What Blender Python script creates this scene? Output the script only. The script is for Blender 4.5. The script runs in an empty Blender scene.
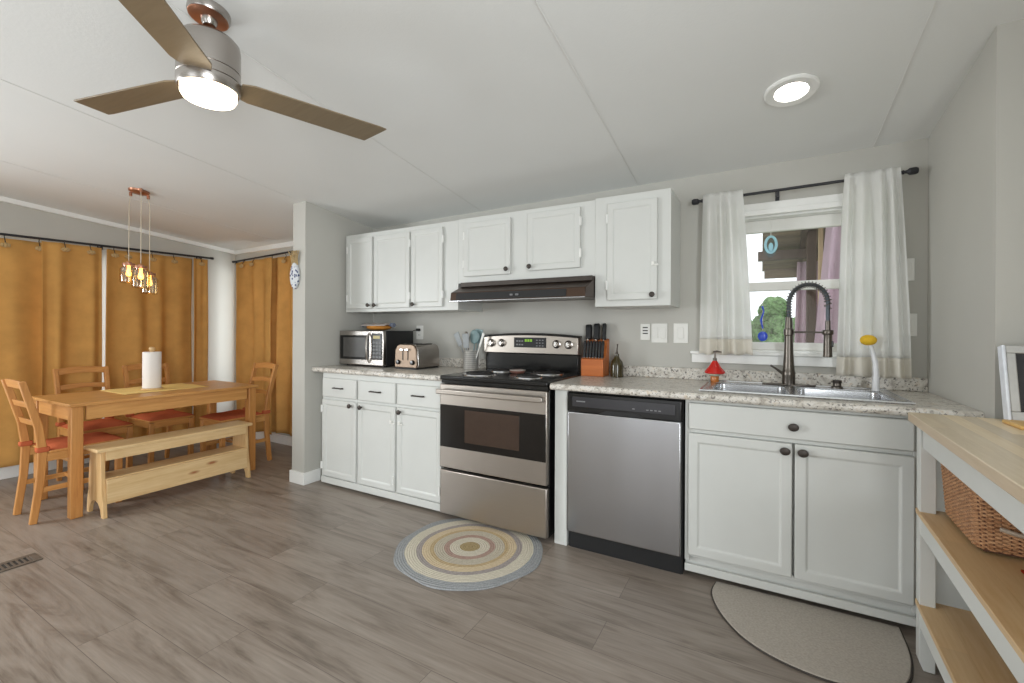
import bpy, bmesh, math, random
from mathutils import Vector, Matrix
PI = math.pi
S = bpy.context.scene
COL = S.collection

# ------------------------------------------------------------------ camera
YAW, FPX = 0.507, 447.1
cam_d = bpy.data.cameras.new('camera'); cam = bpy.data.objects.new('camera', cam_d); COL.objects.link(cam)
cam.location = (1.805, -2.964, 1.21)
cam.rotation_euler = (Matrix.Rotation(YAW, 3, 'Z') @ Matrix.Rotation(PI/2, 3, 'X') @ Matrix.Rotation(0.005, 3, 'Z')).to_euler()
cam_d.sensor_width = 36.0; cam_d.lens = 36.0*FPX/1024; cam_d.shift_y = -0.0105; cam_d.clip_start = 0.02
S.camera = cam

# ------------------------------------------------------------------ world, lights, exposure
W = bpy.data.worlds.new('daylight'); S.world = W; W.use_nodes = True
wb = W.node_tree.nodes['Background']; wb.inputs[0].default_value = (0.92, 0.965, 1.0, 1); wb.inputs[1].default_value = 2.0
def area(name, loc, rot, sx, sy, power, col=(1, 1, 1)):
    d = bpy.data.lights.new(name, 'AREA'); d.shape = 'RECTANGLE'; d.size = sx; d.size_y = sy; d.energy = power; d.color = col
    o = bpy.data.objects.new(name, d); COL.objects.link(o); o.location = loc; o.rotation_euler = rot
    return o
area('rear_fill_lamp', (0.4, -6.15, 1.2), (PI/2+0.45, 0, 0), 1.9, 2.1, 8, (0.92, 0.97, 1.0))  # added fill lamp behind the camera, no door known there
area('side_fill_lamp', (2.90, -3.85, 1.3), (PI/2-0.10, 0, PI/2), 1.5, 1.5, 128, (0.92, 0.97, 1.0))  # added fill lamp lighting the room from the right, window is made up
area('left_fill_lamp', (-3.48, -4.1, 1.27), (PI/2-0.12, 0, -PI/2), 1.7, 1.4, 136, (0.92, 0.97, 1.0))  # added fill lamp at the left wall, out of view, brightens the right side
area('corner_fill_lamp', (-2.7, 0.5, 1.25), (PI/2, 0, math.radians(131)), 0.8, 1.2, 26, (0.92, 0.97, 1.0))  # added lamp behind the back curtains, aimed at the corner to brighten it
S.view_settings.view_transform = 'Standard'; S.view_settings.look = 'None'
S.view_settings.gamma = 1.0; S.view_settings.use_curve_mapping = False
S.view_settings.exposure = -0.20
S.cycles.max_bounces = 8; S.cycles.diffuse_bounces = 5; S.cycles.glossy_bounces = 4
S.cycles.transparent_max_bounces = 12; S.cycles.sample_clamp_indirect = 6.0
S.cycles.use_denoising = True

# ------------------------------------------------------------------ materials
def lin(c):
    return tuple(((v/255)/12.92 if v/255 <= 0.04045 else ((v/255+0.055)/1.055)**2.4) for v in c)
class NT:
    def __init__(self, name):
        self.m = bpy.data.materials.new(name); self.m.use_nodes = True
        self.t = self.m.node_tree; self.b = self.t.nodes['Principled BSDF']; self.out = self.t.nodes['Material Output']
    def n(self, typ, **kw):
        nd = self.t.nodes.new(typ)
        for k, v in kw.items(): setattr(nd, k, v)
        return nd
    def l(self, a, b): self.t.links.new(a, b)
    def coords(self, scale=(1, 1, 1), rot=(0, 0, 0)):
        tc = self.n('ShaderNodeTexCoord'); mp = self.n('ShaderNodeMapping')
        mp.inputs['Scale'].default_value = scale; mp.inputs['Rotation'].default_value = rot
        self.l(tc.outputs['Object'], mp.inputs['Vector']); return mp.outputs['Vector']
    def noise(self, vec, scale, detail=4, rough=0.55, dist=0.0):
        nd = self.n('ShaderNodeTexNoise'); nd.inputs['Scale'].default_value = scale
        nd.inputs['Detail'].default_value = detail; nd.inputs['Roughness'].default_value = rough
        nd.inputs['Distortion'].default_value = dist
        if vec: self.l(vec, nd.inputs['Vector'])
        return nd
    def ramp(self, fac, stops, interp='LINEAR'):
        r = self.n('ShaderNodeValToRGB'); e = r.color_ramp.elements; r.color_ramp.interpolation = interp
        while len(e) < len(stops): e.new(0.5)
        for i, (p, c) in enumerate(stops):
            e[i].position = p; e[i].color = (*c, 1)
        self.l(fac, r.inputs[0]); return r.outputs[0]
    def mix(self, fac, a, b, mode='MIX'):
        mx = self.n('ShaderNodeMix', data_type='RGBA', blend_type=mode)
        for s, v in ((0, fac), (6, a), (7, b)):
            if hasattr(v, 'is_linked'): self.l(v, mx.inputs[s])
            elif s == 0: mx.inputs[0].default_value = v
            else: mx.inputs[s].default_value = (*v, 1)
        return mx.outputs[2]
    def bump(self, h, strength=0.3, dist=0.01):
        b = self.n('ShaderNodeBump'); b.inputs['Strength'].default_value = strength; b.inputs['Distance'].default_value = dist
        self.l(h, b.inputs['Height']); self.l(b.outputs[0], self.b.inputs['Normal'])
    def set(self, **kw):
        for k, v in kw.items():
            i = self.b.inputs[k.replace('_', ' ')]
            if hasattr(v, 'is_linked'): self.l(v, i)
            else: i.default_value = (*v, 1) if isinstance(v, tuple) and len(v) == 3 else v
        return self
MATS = {}
def plain(name, c, rough=0.5, metal=0.0, var=0.06, sc=30, bump=0.0, **kw):
    if name in MATS: return MATS[name]
    t = NT(name); c = lin(c); v = t.coords()
    nz = t.noise(v, sc, 3)
    col = t.ramp(nz.outputs[0], [(0.3, tuple(x*(1-var) for x in c)), (0.7, tuple(min(1, x*(1+var)) for x in c))])
    t.set(Base_Color=col, Roughness=rough, Metallic=metal, **kw)
    if bump: t.bump(nz.outputs[0], bump, 0.003)
    MATS[name] = t.m; return t.m
def emit(name, c, strength):
    t = NT(name); c = lin(c); t.set(Base_Color=c, Emission_Color=c, Emission_Strength=strength); MATS[name] = t.m; return t.m
def wood(name, c_lo, c_hi, axis='x', knots=None, rough=0.42, scale=1.0, boards=0.0):
    t = NT(name); st = {'x': (1.2, 16, 16), 'y': (16, 1.2, 16), 'z': (16, 16, 1.2)}[axis]
    v = t.coords(tuple(s*scale for s in st)); n1 = t.noise(v, 1.6, 6, 0.6, 0.7)
    v2 = t.coords(tuple(s*scale*4 for s in st)); n2 = t.noise(v2, 2.0, 3, 0.5)
    a, b = lin(c_lo), lin(c_hi)
    col = t.ramp(n1.outputs[0], [(0.3, a), (0.48, tuple((p+q)/2 for p, q in zip(a, b))), (0.66, b)])
    col = t.mix(0.25, col, t.ramp(n2.outputs[0], [(0.35, a), (0.65, b)]))
    if boards:
        bt = t.n('ShaderNodeTexBrick'); vv = t.coords((1, 1, 1), (0, 0, 0 if axis == 'x' else PI/2))
        t.l(vv, bt.inputs['Vector']); bt.inputs['Scale'].default_value = 1.0
        bt.inputs['Brick Width'].default_value = 0.62; bt.inputs['Row Height'].default_value = boards
        bt.inputs['Mortar Size'].default_value = 0.0004
        bt.inputs['Color1'].default_value = (0.8, 0.8, 0.8, 1); bt.inputs['Color2'].default_value = (1.1, 1.08, 1.0, 1)
        bt.inputs['Mortar'].default_value = (0.7, 0.65, 0.6, 1)
        col = t.mix(1.0, col, bt.outputs[0], 'MULTIPLY')
    if knots:
        vo = t.n('ShaderNodeTexVoronoi'); vo.inputs['Scale'].default_value = 2.6
        vk = t.coords({'x': (0.7, 2.2, 2.2), 'y': (2.2, 0.7, 2.2), 'z': (2.2, 2.2, 0.7)}[axis]); t.l(vk, vo.inputs['Vector'])
        kf = t.ramp(vo.outputs['Distance'], [(0.03, (1, 1, 1)), (0.09, (0, 0, 0))])
        col = t.mix(kf, col, lin(knots))
    t.set(Base_Color=col, Roughness=rough); t.bump(n2.outputs[0], 0.08, 0.001)
    MATS[name] = t.m; return t.m

def make_floor_mat():
    t = NT('weathered_oak_planks'); tc = t.n('ShaderNodeTexCoord')
    bt = t.n('ShaderNodeTexBrick'); t.l(tc.outputs['Object'], bt.inputs['Vector'])
    bt.offset = 0.37; bt.inputs['Scale'].default_value = 1; bt.inputs['Brick Width'].default_value = 1.25
    bt.inputs['Row Height'].default_value = 0.19; bt.inputs['Mortar Size'].default_value = 0.0011
    bt.inputs['Mortar Smooth'].default_value = 0.1; bt.inputs['Bias'].default_value = 0
    bt.inputs['Color1'].default_value = (0, 0, 0, 1); bt.inputs['Color2'].default_value = (1, 1, 1, 1); bt.inputs['Mortar'].default_value = (0.5, 0.5, 0.5, 1)
    def gr(scl, detail, dist, sc):
        mp = t.n('ShaderNodeMapping'); mp.inputs['Scale'].default_value = scl; t.l(tc.outputs['Object'], mp.inputs['Vector'])
        nz = t.n('ShaderNodeTexNoise', noise_dimensions='4D'); t.l(mp.outputs[0], nz.inputs['Vector'])
        ml = t.n('ShaderNodeMath', operation='MULTIPLY'); t.l(bt.outputs[0], ml.inputs[0]); ml.inputs[1].default_value = 17.0
        t.l(ml.outputs[0], nz.inputs['W']); nz.inputs['Scale'].default_value = sc; nz.inputs['Detail'].default_value = detail
        nz.inputs['Distortion'].default_value = dist; nz.inputs['Roughness'].default_value = 0.6
        return nz.outputs[0]
    broad = gr((0.8, 6.0, 1), 6, 2.6, 1.25); fine = gr((2.2, 60, 1), 4, 0.3, 1.6)
    c1 = t.ramp(broad, [(0.26, lin((76, 65, 57))), (0.38, lin((117, 106, 96))), (0.50, lin((141, 130, 120))), (0.72, lin((156, 146, 136)))])
    c2 = t.mix(0.30, c1, t.ramp(fine, [(0.3, lin((92, 81, 72))), (0.7, lin((160, 150, 140)))]))
    pv = t.ramp(bt.outputs[0], [(0, (0.90, 0.89, 0.88)), (1, (1.06, 1.05, 1.04))])
    c3 = t.mix(1.0, c2, pv, 'MULTIPLY')
    c4 = t.mix(bt.outputs['Fac'], c3, lin((98, 88, 81)))
    t.set(Base_Color=c4, Roughness=t.ramp(fine, [(0.2, (0.28,)*3), (0.8, (0.44,)*3)]))
    t.bump(fine, 0.06, 0.002); return t.m
def make_granite():
    t = NT('speckled_granite_laminate'); v = t.coords()
    n1 = t.noise(v, 22, 4, 0.65, 0.4); n2 = t.noise(v, 85, 3, 0.6); n3 = t.noise(v, 48, 4, 0.7)
    base = t.ramp(n1.outputs[0], [(0.32, lin((164, 156, 146))), (0.45, lin((204, 198, 188))), (0.56, lin((220, 216, 209))), (0.72, lin((202, 184, 160)))])
    sp = t.ramp(n2.outputs[0], [(0.36, (1, 1, 1)), (0.44, (0, 0, 0))])
    c = t.mix(sp, base, lin((112, 106, 100)))
    sp2 = t.ramp(n3.outputs[0], [(0.64, (0, 0, 0)), (0.70, (1, 1, 1))])
    c = t.mix(sp2, c, lin((104, 78, 62)))
    t.set(Base_Color=c, Roughness=0.28); return t.m
def make_wall():
    t = NT('greige_wall_paint'); v = t.coords(); n = t.noise(v, 160, 3); n2 = t.noise(v, 2.2, 2)
    t.set(Base_Color=t.ramp(n2.outputs[0], [(0.3, lin((186, 184, 177))), (0.7, lin((190, 188, 181)))]), Roughness=0.75)
    t.bump(n.outputs[0], 0.12, 0.002); return t.m
def make_ceiling():
    t = NT('textured_ceiling_paint'); v = t.coords(); n = t.noise(v, 75, 4, 0.6); n2 = t.noise(v, 1.5, 2)
    t.set(Base_Color=t.ramp(n2.outputs[0], [(0.3, lin((224, 225, 223))), (0.7, lin((227, 228, 226)))]), Roughness=0.85)
    t.bump(n.outputs[0], 0.16, 0.004); return t.m
def make_steel(name, c, rough=0.3, axis='z'):
    t = NT(name); st = {'x': (0.6, 300, 300), 'z': (300, 300, 0.6)}[axis]
    n = t.noise(t.coords(st), 1.0, 2, 0.5); c = lin(c)
    t.set(Base_Color=t.ramp(n.outputs[0], [(0.3, tuple(x*0.985 for x in c)), (0.7, tuple(min(1, x*1.015) for x in c))]), Metallic=1.0, Roughness=rough)
    b = t.noise(t.coords({'x': (0.5, 5, 5), 'z': (5, 5, 0.5)}[axis]), 1.0, 1, 0.4); t.bump(b.outputs[0], 0.25, 0.012)
    MATS[name] = t.m; return t.m
def make_cloth(name, c, trans=0.25, clear=0.0, var=0.08, weave=500):
    t = NT(name); c = lin(c); v = t.coords(); n = t.noise(v, 6, 4); nf = t.noise(t.coords((weave, weave, weave)), 1.0, 2)
    col = t.ramp(n.outputs[0], [(0.3, tuple(x*(1-var) for x in c)), (0.7, tuple(min(1, x*(1+var)) for x in c))])
    df = t.n('ShaderNodeBsdfDiffuse'); tr = t.n('ShaderNodeBsdfTranslucent'); t.l(col, df.inputs[0]); t.l(col, tr.inputs[0])
    b = t.n('ShaderNodeBump'); b.inputs['Strength'].default_value = 0.15; b.inputs['Distance'].default_value = 0.001
    t.l(nf.outputs[0], b.inputs['Height']); t.l(b.outputs[0], df.inputs['Normal'])
    mx = t.n('ShaderNodeMixShader'); mx.inputs[0].default_value = trans; t.l(df.outputs[0], mx.inputs[1]); t.l(tr.outputs[0], mx.inputs[2])
    o = mx.outputs[0]
    if clear:
        tp = t.n('ShaderNodeBsdfTransparent'); m2 = t.n('ShaderNodeMixShader'); m2.inputs[0].default_value = clear
        t.l(o, m2.inputs[1]); t.l(tp.outputs[0], m2.inputs[2]); o = m2.outputs[0]
    t.l(o, t.out.inputs[0]); MATS[name] = t.m; return t.m
def make_glass(name, tint=(1, 1, 1), gloss=0.08):
    t = NT(name); tp = t.n('ShaderNodeBsdfTransparent'); tp.inputs[0].default_value = (*tint, 1)
    gl = t.n('ShaderNodeBsdfGlossy'); gl.inputs['Roughness'].default_value = 0.03
    n = t.noise(t.coords(), 3, 2); f = t.n('ShaderNodeMath', operation='MULTIPLY'); t.l(n.outputs[0], f.inputs[0]); f.inputs[1].default_value = gloss*2
    mx = t.n('ShaderNodeMixShader'); t.l(f.outputs[0], mx.inputs[0]); t.l(tp.outputs[0], mx.inputs[1]); t.l(gl.outputs[0], mx.inputs[2])
    t.l(mx.outputs[0], t.out.inputs[0]); MATS[name] = t.m; return t.m
def make_rug():
    t = NT('braided_rug_rings'); tc = t.n('ShaderNodeTexCoord'); v = tc.outputs['Object']
    nz = t.noise(v, 6, 2); ln = t.n('ShaderNodeVectorMath', operation='LENGTH'); t.l(v, ln.inputs[0])
    ad = t.n('ShaderNodeMath', operation='MULTIPLY_ADD'); t.l(nz.outputs[0], ad.inputs[0]); ad.inputs[1].default_value = 0.018; t.l(ln.outputs['Value'], ad.inputs[2])
    dv = t.n('ShaderNodeMath', operation='DIVIDE'); t.l(ad.outputs[0], dv.inputs[0]); dv.inputs[1].default_value = 0.425
    g, cr, mv, yc, gd, gc, rd, ol = (150, 153, 156), (203, 196, 180), (158, 150, 148), (204, 186, 156), (186, 164, 128), (188, 180, 164), (170, 143, 132), (164, 146, 108)
    col = t.ramp(dv.outputs[0], [(0, lin(ol)), (0.15, lin(cr)), (0.28, lin(rd)), (0.35, lin(gc)), (0.48, lin(gd)), (0.53, lin(yc)), (0.63, lin(mv)), (0.70, lin(cr)), (0.85, lin(g))], 'CONSTANT')
    n2 = t.noise(v, 130, 3); col = t.mix(0.35, col, t.ramp(n2.outputs[0], [(0.35, lin((110, 106, 102))), (0.65, lin((226, 220, 208)))]), 'SOFT_LIGHT')
    w = t.n('ShaderNodeMath', operation='SINE'); ml = t.n('ShaderNodeMath', operation='MULTIPLY'); t.l(ln.outputs['Value'], ml.inputs[0]); ml.inputs[1].default_value = 500; t.l(ml.outputs[0], w.inputs[0])
    t.set(Base_Color=col, Roughness=0.95); t.bump(w.outputs[0], 0.5, 0.003); return t.m

M = dict(
 floor=make_floor_mat(), granite=make_granite(), wall=make_wall(), ceil=make_ceiling(), rug=make_rug(),
 trim=plain('white_trim_paint', (236, 236, 233), 0.4, var=0.015), cab=plain('white_cabinet_paint', (207, 208, 204), 0.38, var=0.012, sc=8),
 seam=plain('ceiling_seam_tape', (222, 222, 219), 0.8, var=0.02),
 steel=make_steel('brushed_steel', (186, 187, 190), 0.24), steelx=make_steel('brushed_steel_warm', (176, 168, 160), 0.33, 'x'),
 nickel=plain('brushed_nickel', (176, 170, 165), 0.27, 1.0, 0.02, 4), chrome=plain('polished_chrome', (225, 225, 225), 0.08, 1.0, 0.01),
 sinkm=make_steel('sink_steel', (205, 206, 208), 0.24, 'x'), gun=plain('gunmetal', (104, 98, 92), 0.32, 1.0, 0.05),
 bronze=plain('dark_bronze', (72, 66, 62), 0.45, 0.7), black=plain('gloss_black', (16, 15, 15), 0.18, var=0.05), matblack=plain('matte_black', (26, 26, 27), 0.55),
 ironrod=plain('dark_iron_rod', (52, 52, 55), 0.45, 0.4), darkglass=plain('dark_oven_glass', (20, 17, 15), 0.06), hoodm=make_steel('dark_hood_metal', (84, 70, 62), 0.34, 'x'),
 pine=wood('honey_pine', (172, 112, 56), (204, 146, 82), 'z', (130, 80, 40)), pinex=wood('honey_pine_cross', (178, 116, 56), (208, 150, 84), 'x'), piney=wood('honey_pine_long', (180, 122, 62), (210, 156, 92), 'y', (136, 84, 44)),
 pale=wood('pale_pine', (206, 168, 116), (228, 198, 150), 'y', (160, 98, 56)), palez=wood('pale_pine_upright', (200, 158, 104), (224, 190, 140), 'z'),
 butcher=wood('butcher_block', (216, 196, 166), (238, 222, 196), 'y', None, 0.35, 1.0, 0.045), shelfwood=wood('oiled_shelf_wood', (206, 166, 116), (226, 194, 150), 'y', None, 0.4, 1.0, 0.09),
 orange=make_cloth('rust_orange_fabric', (186, 100, 68), 0.0, 0, 0.14), brown=make_cloth('tan_brown_curtain', (208, 158, 92), 0.14, 0, 0.10), lining=make_cloth('white_curtain_lining', (225, 225, 222), 0.2),
 sheer=make_cloth('white_sheer_curtain', (252, 252, 250), 0.6, 0.12, 0.015), sheerhem=make_cloth('cream_sheer_hem', (243, 239, 230), 0.42, 0.08, 0.03), rosette=make_cloth('straw_rosette', (196, 166, 120), 0.1),
 runner=make_cloth('yellow_table_runner', (250, 214, 140), 0.1), mauve=make_cloth('mauve_porch_curtain', (212, 190, 200), 0.35, 0, 0.1), mat=plain('grey_mat_fabric', (174, 166, 156), 0.95, var=0.12, sc=120, bump=0.5),
 matedge=plain('dark_mat_binding', (66, 60, 55), 0.8), paper=plain('white_paper_towel', (232, 226, 220), 0.9, var=0.02, sc=200, bump=0.3), clear=make_glass('clear_window_glass'),
 jar=make_glass('jar_glass', (0.93, 0.86, 0.72), 0.22), copper=plain('rosy_copper', (186, 134, 108), 0.3, 0.9), bulb=emit('warm_bulb', (255, 190, 104), 9.0), fanlens=emit('fan_light_lens', (255, 238, 208), 9.0), reclens=emit('downlight_lens', (255, 250, 240), 21.0),
 blade=wood('fan_blade_veneer', (122, 106, 82), (134, 118, 94), 'x', None, 0.45), plastic=plain('white_plastic', (232, 231, 226), 0.35, var=0.01), slot=plain('dark_slot', (40, 38, 36), 0.6), red=plain('glossy_red_enamel', (196, 34, 26), 0.12, var=0.04), amber=plain('amber_soap', (196, 120, 60), 0.15, var=0.1),
 block=wood('cherry_block_wood', (176, 92, 40), (200, 116, 58), 'x', None, 0.35), bottle=plain('dark_green_bottle', (64, 56, 34), 0.12, var=0.3, sc=40), yellow=plain('yellow_sponge', (228, 184, 44), 0.8, var=0.08, sc=90, bump=0.3), stem=plain('pale_plastic_stem', (222, 222, 224), 0.2, var=0.02),
 teal=plain('grey_teal_nylon', (128, 152, 154), 0.4), greynyl=plain('grey_nylon', (140, 144, 146), 0.4), wicker=wood('wicker_cane', (132, 84, 52), (204, 160, 120), 'x', None, 0.5, 3.0), dwick=plain('dark_wicker', (84, 48, 28), 0.7),
 redcloth=make_cloth('dark_red_cloth', (138, 48, 30), 0), screen=plain('dark_screen', (52, 51, 54), 0.2), silver=plain('silver_plastic', (188, 187, 184), 0.35, 0.2), whitesilver=plain('bright_bezel_edge', (226, 230, 238), 0.3), yboard=wood('yellow_cutting_board', (206, 160, 88), (226, 186, 116), 'x'),
 coil=plain('burner_coil', (58, 56, 56), 0.5, 0.6), pan=plain('chrome_drip_pan', (200, 200, 202), 0.14, 1.0, 0.03), green=emit('green_clock_digits', (120, 168, 40), 0.45), grey=plain('grey_button_marks', (120, 120, 122), 0.5), ceramic=plain('stoneware_glaze', (206, 196, 188), 0.3, var=0.1), ceramicr=plain('stoneware_red_side', (150, 104, 92), 0.35, var=0.1),
 vent=plain('vent_brown_metal', (104, 94, 84), 0.5, 0.3), bread=plain('golden_bread_bag', (206, 138, 62), 0.45, var=0.15), bagtop=plain('printed_bag_top', (188, 178, 172), 0.35, var=0.35, sc=70), bluebag=plain('blue_grey_wrap', (112, 120, 138), 0.4, var=0.2),
 bluesun=plain('cobalt_glass', (60, 88, 206), 0.15) , lbsun=plain('pale_blue_glass', (176, 226, 240), 0.15), straw=plain('dried_straw', (182, 158, 116), 0.9, var=0.2),
 bark=wood('weathered_porch_board', (106, 92, 78), (150, 134, 114), 'x', None, 0.8, 1.0, 0.14), post=wood('fresh_lumber', (190, 164, 128), (214, 190, 152), 'z', None, 0.7), darkwood=wood('dark_porch_wood', (70, 58, 50), (104, 86, 74), 'z', None, 0.8), leaf=plain('tree_foliage', (100, 130, 82), 0.9, var=0.5, sc=9, bump=0.8), ground=plain('grass_ground', (96, 112, 74), 0.95, var=0.2), cord=plain('black_cord', (24, 24, 24), 0.5),
 wire=plain('thin_lamp_cord', (196, 182, 160), 0.5), bluepat=None, hosegrey=plain('dark_slate_hose', (72, 78, 84), 0.4, 0.5), paleglaze=plain('pale_green_glaze', (196, 204, 184), 0.2), driftwood=wood('grey_drift_wood', (140, 126, 110), (176, 160, 142), 'x'), warmnickel=plain('warm_satin_steel', (126, 110, 96), 0.42, 1.0, 0.02, 4))
t = NT('blue_white_pattern'); vo = t.n('ShaderNodeTexVoronoi'); vo.inputs['Scale'].default_value = 42; t.l(t.coords(), vo.inputs['Vector'])
t.set(Base_Color=t.ramp(vo.outputs['Distance'], [(0.3, lin((40, 56, 104))), (0.42, lin((206, 210, 214)))]), Roughness=0.5); M['bluepat'] = t.m

# ------------------------------------------------------------------ mesh helpers
class MB:
    def __init__(self): self.bm = bmesh.new()
    def box(self, x0, x1, y0, y1, z0, z1, mat=None):
        r = bmesh.ops.create_cube(self.bm, size=1.0)
        for v in r['verts']:
            v.co = Vector(((x0+x1)/2+v.co.x*(x1-x0), (y0+y1)/2+v.co.y*(y1-y0), (z0+z1)/2+v.co.z*(z1-z0)))
            if mat: v.co = mat @ v.co
        return self
    def prism(self, pts, axis, a, b, mat=None):   # polygon in the other two axes, extruded along axis
        def co(p, t): return Vector({'x': (t, p[0], p[1]), 'y': (p[0], t, p[1]), 'z': (p[0], p[1], t)}[axis])
        A = [self.bm.verts.new(co(p, a)) for p in pts]; B = [self.bm.verts.new(co(p, b)) for p in pts]
        n = len(pts); self.bm.faces.new(A); self.bm.faces.new(B[::-1])
        for i in range(n): self.bm.faces.new((A[i], B[i], B[(i+1) % n], A[(i+1) % n]))
        if mat:
            for v in A+B: v.co = mat @ v.co
        return self
    def ring(self, c, u, w, r, n, sy=1.0): return [self.bm.verts.new(c+u*(r*math.cos(2*PI*i/n))+w*(r*sy*math.sin(2*PI*i/n))) for i in range(n)]
    def tube(self, pts, r, n=10, caps=True, up=None, sq=None):
        pts = [Vector(p) for p in pts]; rs = r if isinstance(r, (list, tuple)) else [r]*len(pts); rings = []; u = None
        for i, p in enumerate(pts):
            d = (pts[min(i+1, len(pts)-1)]-pts[max(i-1, 0)]).normalized()
            if u is None:
                u = Vector(up) if up else (Vector((0, 0, 1)) if abs(d.z) < 0.9 else Vector((1, 0, 0)))
            u = (u-d*u.dot(d)).normalized(); w = d.cross(u)
            if sq:
                a, b = sq if not callable(sq) else sq(i/(len(pts)-1))
                rings.append([self.bm.verts.new(p+u*(s*a/2)+w*(q*b/2)) for s, q in ((-1, -1), (1, -1), (1, 1), (-1, 1))])
            else: rings.append(self.ring(p, u, w, rs[i], n))
        m = len(rings[0])
        for A, B in zip(rings, rings[1:]):
            for i in range(m): self.bm.faces.new((A[i], A[(i+1) % m], B[(i+1) % m], B[i]))
        if caps: self.bm.faces.new(rings[0][::-1]); self.bm.faces.new(rings[-1])
        return self
    def cyl(self, p0, p1, r, n=20, r1=None): return self.tube([p0, p1], [r, r if r1 is None else r1], n)
    def lathe(self, prof, c=(0, 0, 0), axis=(0, 0, 1), n=28, sy=1.0):   # prof: (radius, height)
        ax = Vector(axis).normalized(); u = Vector((1, 0, 0)) if abs(ax.x) < 0.9 else Vector((0, 0, 1))
        u = (u-ax*u.dot(ax)).normalized(); w = ax.cross(u); c = Vector(c); prev = None
        for k, (r, h) in enumerate(prof):
            R = [self.bm.verts.new(c+ax*h)] if r < 1e-6 else self.ring(c+ax*h, u, w, r, n, sy)
            if prev is not None:
                if len(prev) == 1 and len(R) > 1:
                    for i in range(n): self.bm.faces.new((prev[0], R[(i+1) % n], R[i]))
                elif len(R) == 1 and len(prev) > 1:
                    for i in range(n): self.bm.faces.new((prev[i], prev[(i+1) % n], R[0]))
                elif len(R) > 1:
                    for i in range(n): self.bm.faces.new((prev[i], prev[(i+1) % n], R[(i+1) % n], R[i]))
            prev = R
        return self
    def ball(self, c, r, sc=(1, 1, 1), n=16):
        q = bmesh.ops.create_uvsphere(self.bm, u_segments=n, v_segments=max(8, n//2), radius=r)
        for v in q['verts']: v.co = Vector((v.co.x*sc[0], v.co.y*sc[1], v.co.z*sc[2]))+Vector(c)
        return self
    def grid(self, f, nu, nv, close=False):
        V = [[self.bm.verts.new(Vector(f(i/nu, j/nv))) for j in range(nv+1)] for i in range(nu+1)]
        for i in range(nu):
            for j in range(nv): self.bm.faces.new((V[i][j], V[i+1][j], V[i+1][j+1], V[i][j+1]))
        return self
    def door(self, x0, x1, z0, z1, y, th=0.019, fr=0.055, rec=0.007, mould=0.009):   # front faces -y, sits with its back at y
        r = bmesh.ops.create_cube(self.bm, size=1.0)
        for v in r['verts']: v.co = Vector(((x0+x1)/2+v.co.x*(x1-x0), y-th/2+v.co.y*th, (z0+z1)/2+v.co.z*(z1-z0)))
        f = [f for f in {f for v in r['verts'] for f in v.link_faces} if f.calc_center_median().y < y-th*0.9]
        bmesh.ops.inset_region(self.bm, faces=f, thickness=fr, depth=0)
        bmesh.ops.inset_region(self.bm, faces=f, thickness=mould, depth=-rec)
        return self
def world_loc(o):
    v = Vector(o.location)
    while o.parent: o = o.parent; v += Vector(o.location)
    return v
def obj(name, mb, mat, parent=None, bevel=0.0, smooth=True, solid=0.0, sub=0, segs=2, local=False, origin=None, ang=35):
    me = bpy.data.meshes.new(name); bm = mb.bm
    bmesh.ops.recalc_face_normals(bm, faces=bm.faces)
    off = Vector((0, 0, 0))
    if parent is not None and not local: off = world_loc(parent)
    if origin is not None: off = Vector(origin)
    for v in bm.verts: v.co -= off
    bm.to_mesh(me); bm.free()
    if smooth:
        me.shade_smooth(); me.set_sharp_from_angle(angle=math.radians(ang))
    me.materials.append(mat); o = bpy.data.objects.new(name, me); COL.objects.link(o)
    if parent is not None: o.parent = parent
    elif origin is not None: o.location = origin
    if solid: md = o.modifiers.new('solid', 'SOLIDIFY'); md.thickness = solid; md.offset = 0
    if bevel: md = o.modifiers.new('bevel', 'BEVEL'); md.width = bevel; md.segments = segs; md.limit_method = 'ANGLE'; md.angle_limit = math.radians(40); md.harden_normals = False
    if sub: md = o.modifiers.new('sub', 'SUBSURF'); md.levels = sub; md.render_levels = sub
    return o
def tag(o, label, cat, group=None):
    o['label'] = label; o['category'] = cat
    if group: o['group'] = group
    return o
def thing(name, label, cat, loc=(0, 0, 0), group=None, rz=0.0):
    o = bpy.data.objects.new(name, None); COL.objects.link(o); o.location = loc; o.rotation_euler = (0, 0, rz); o.empty_display_size = 0.1
    return tag(o, label, cat, group)
def struct(name, mb, mat, parent=None, **kw):
    kw.setdefault('smooth', False); o = obj(name, mb, mat, parent, **kw)
    if parent is None: o['kind'] = 'structure'
    return o
def copy_tree(o, parent=None):
    c = o.copy(); COL.objects.link(c)
    if parent is not None: c.parent = parent
    for ch in list(o.children): copy_tree(ch, c)
    return c

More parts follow.
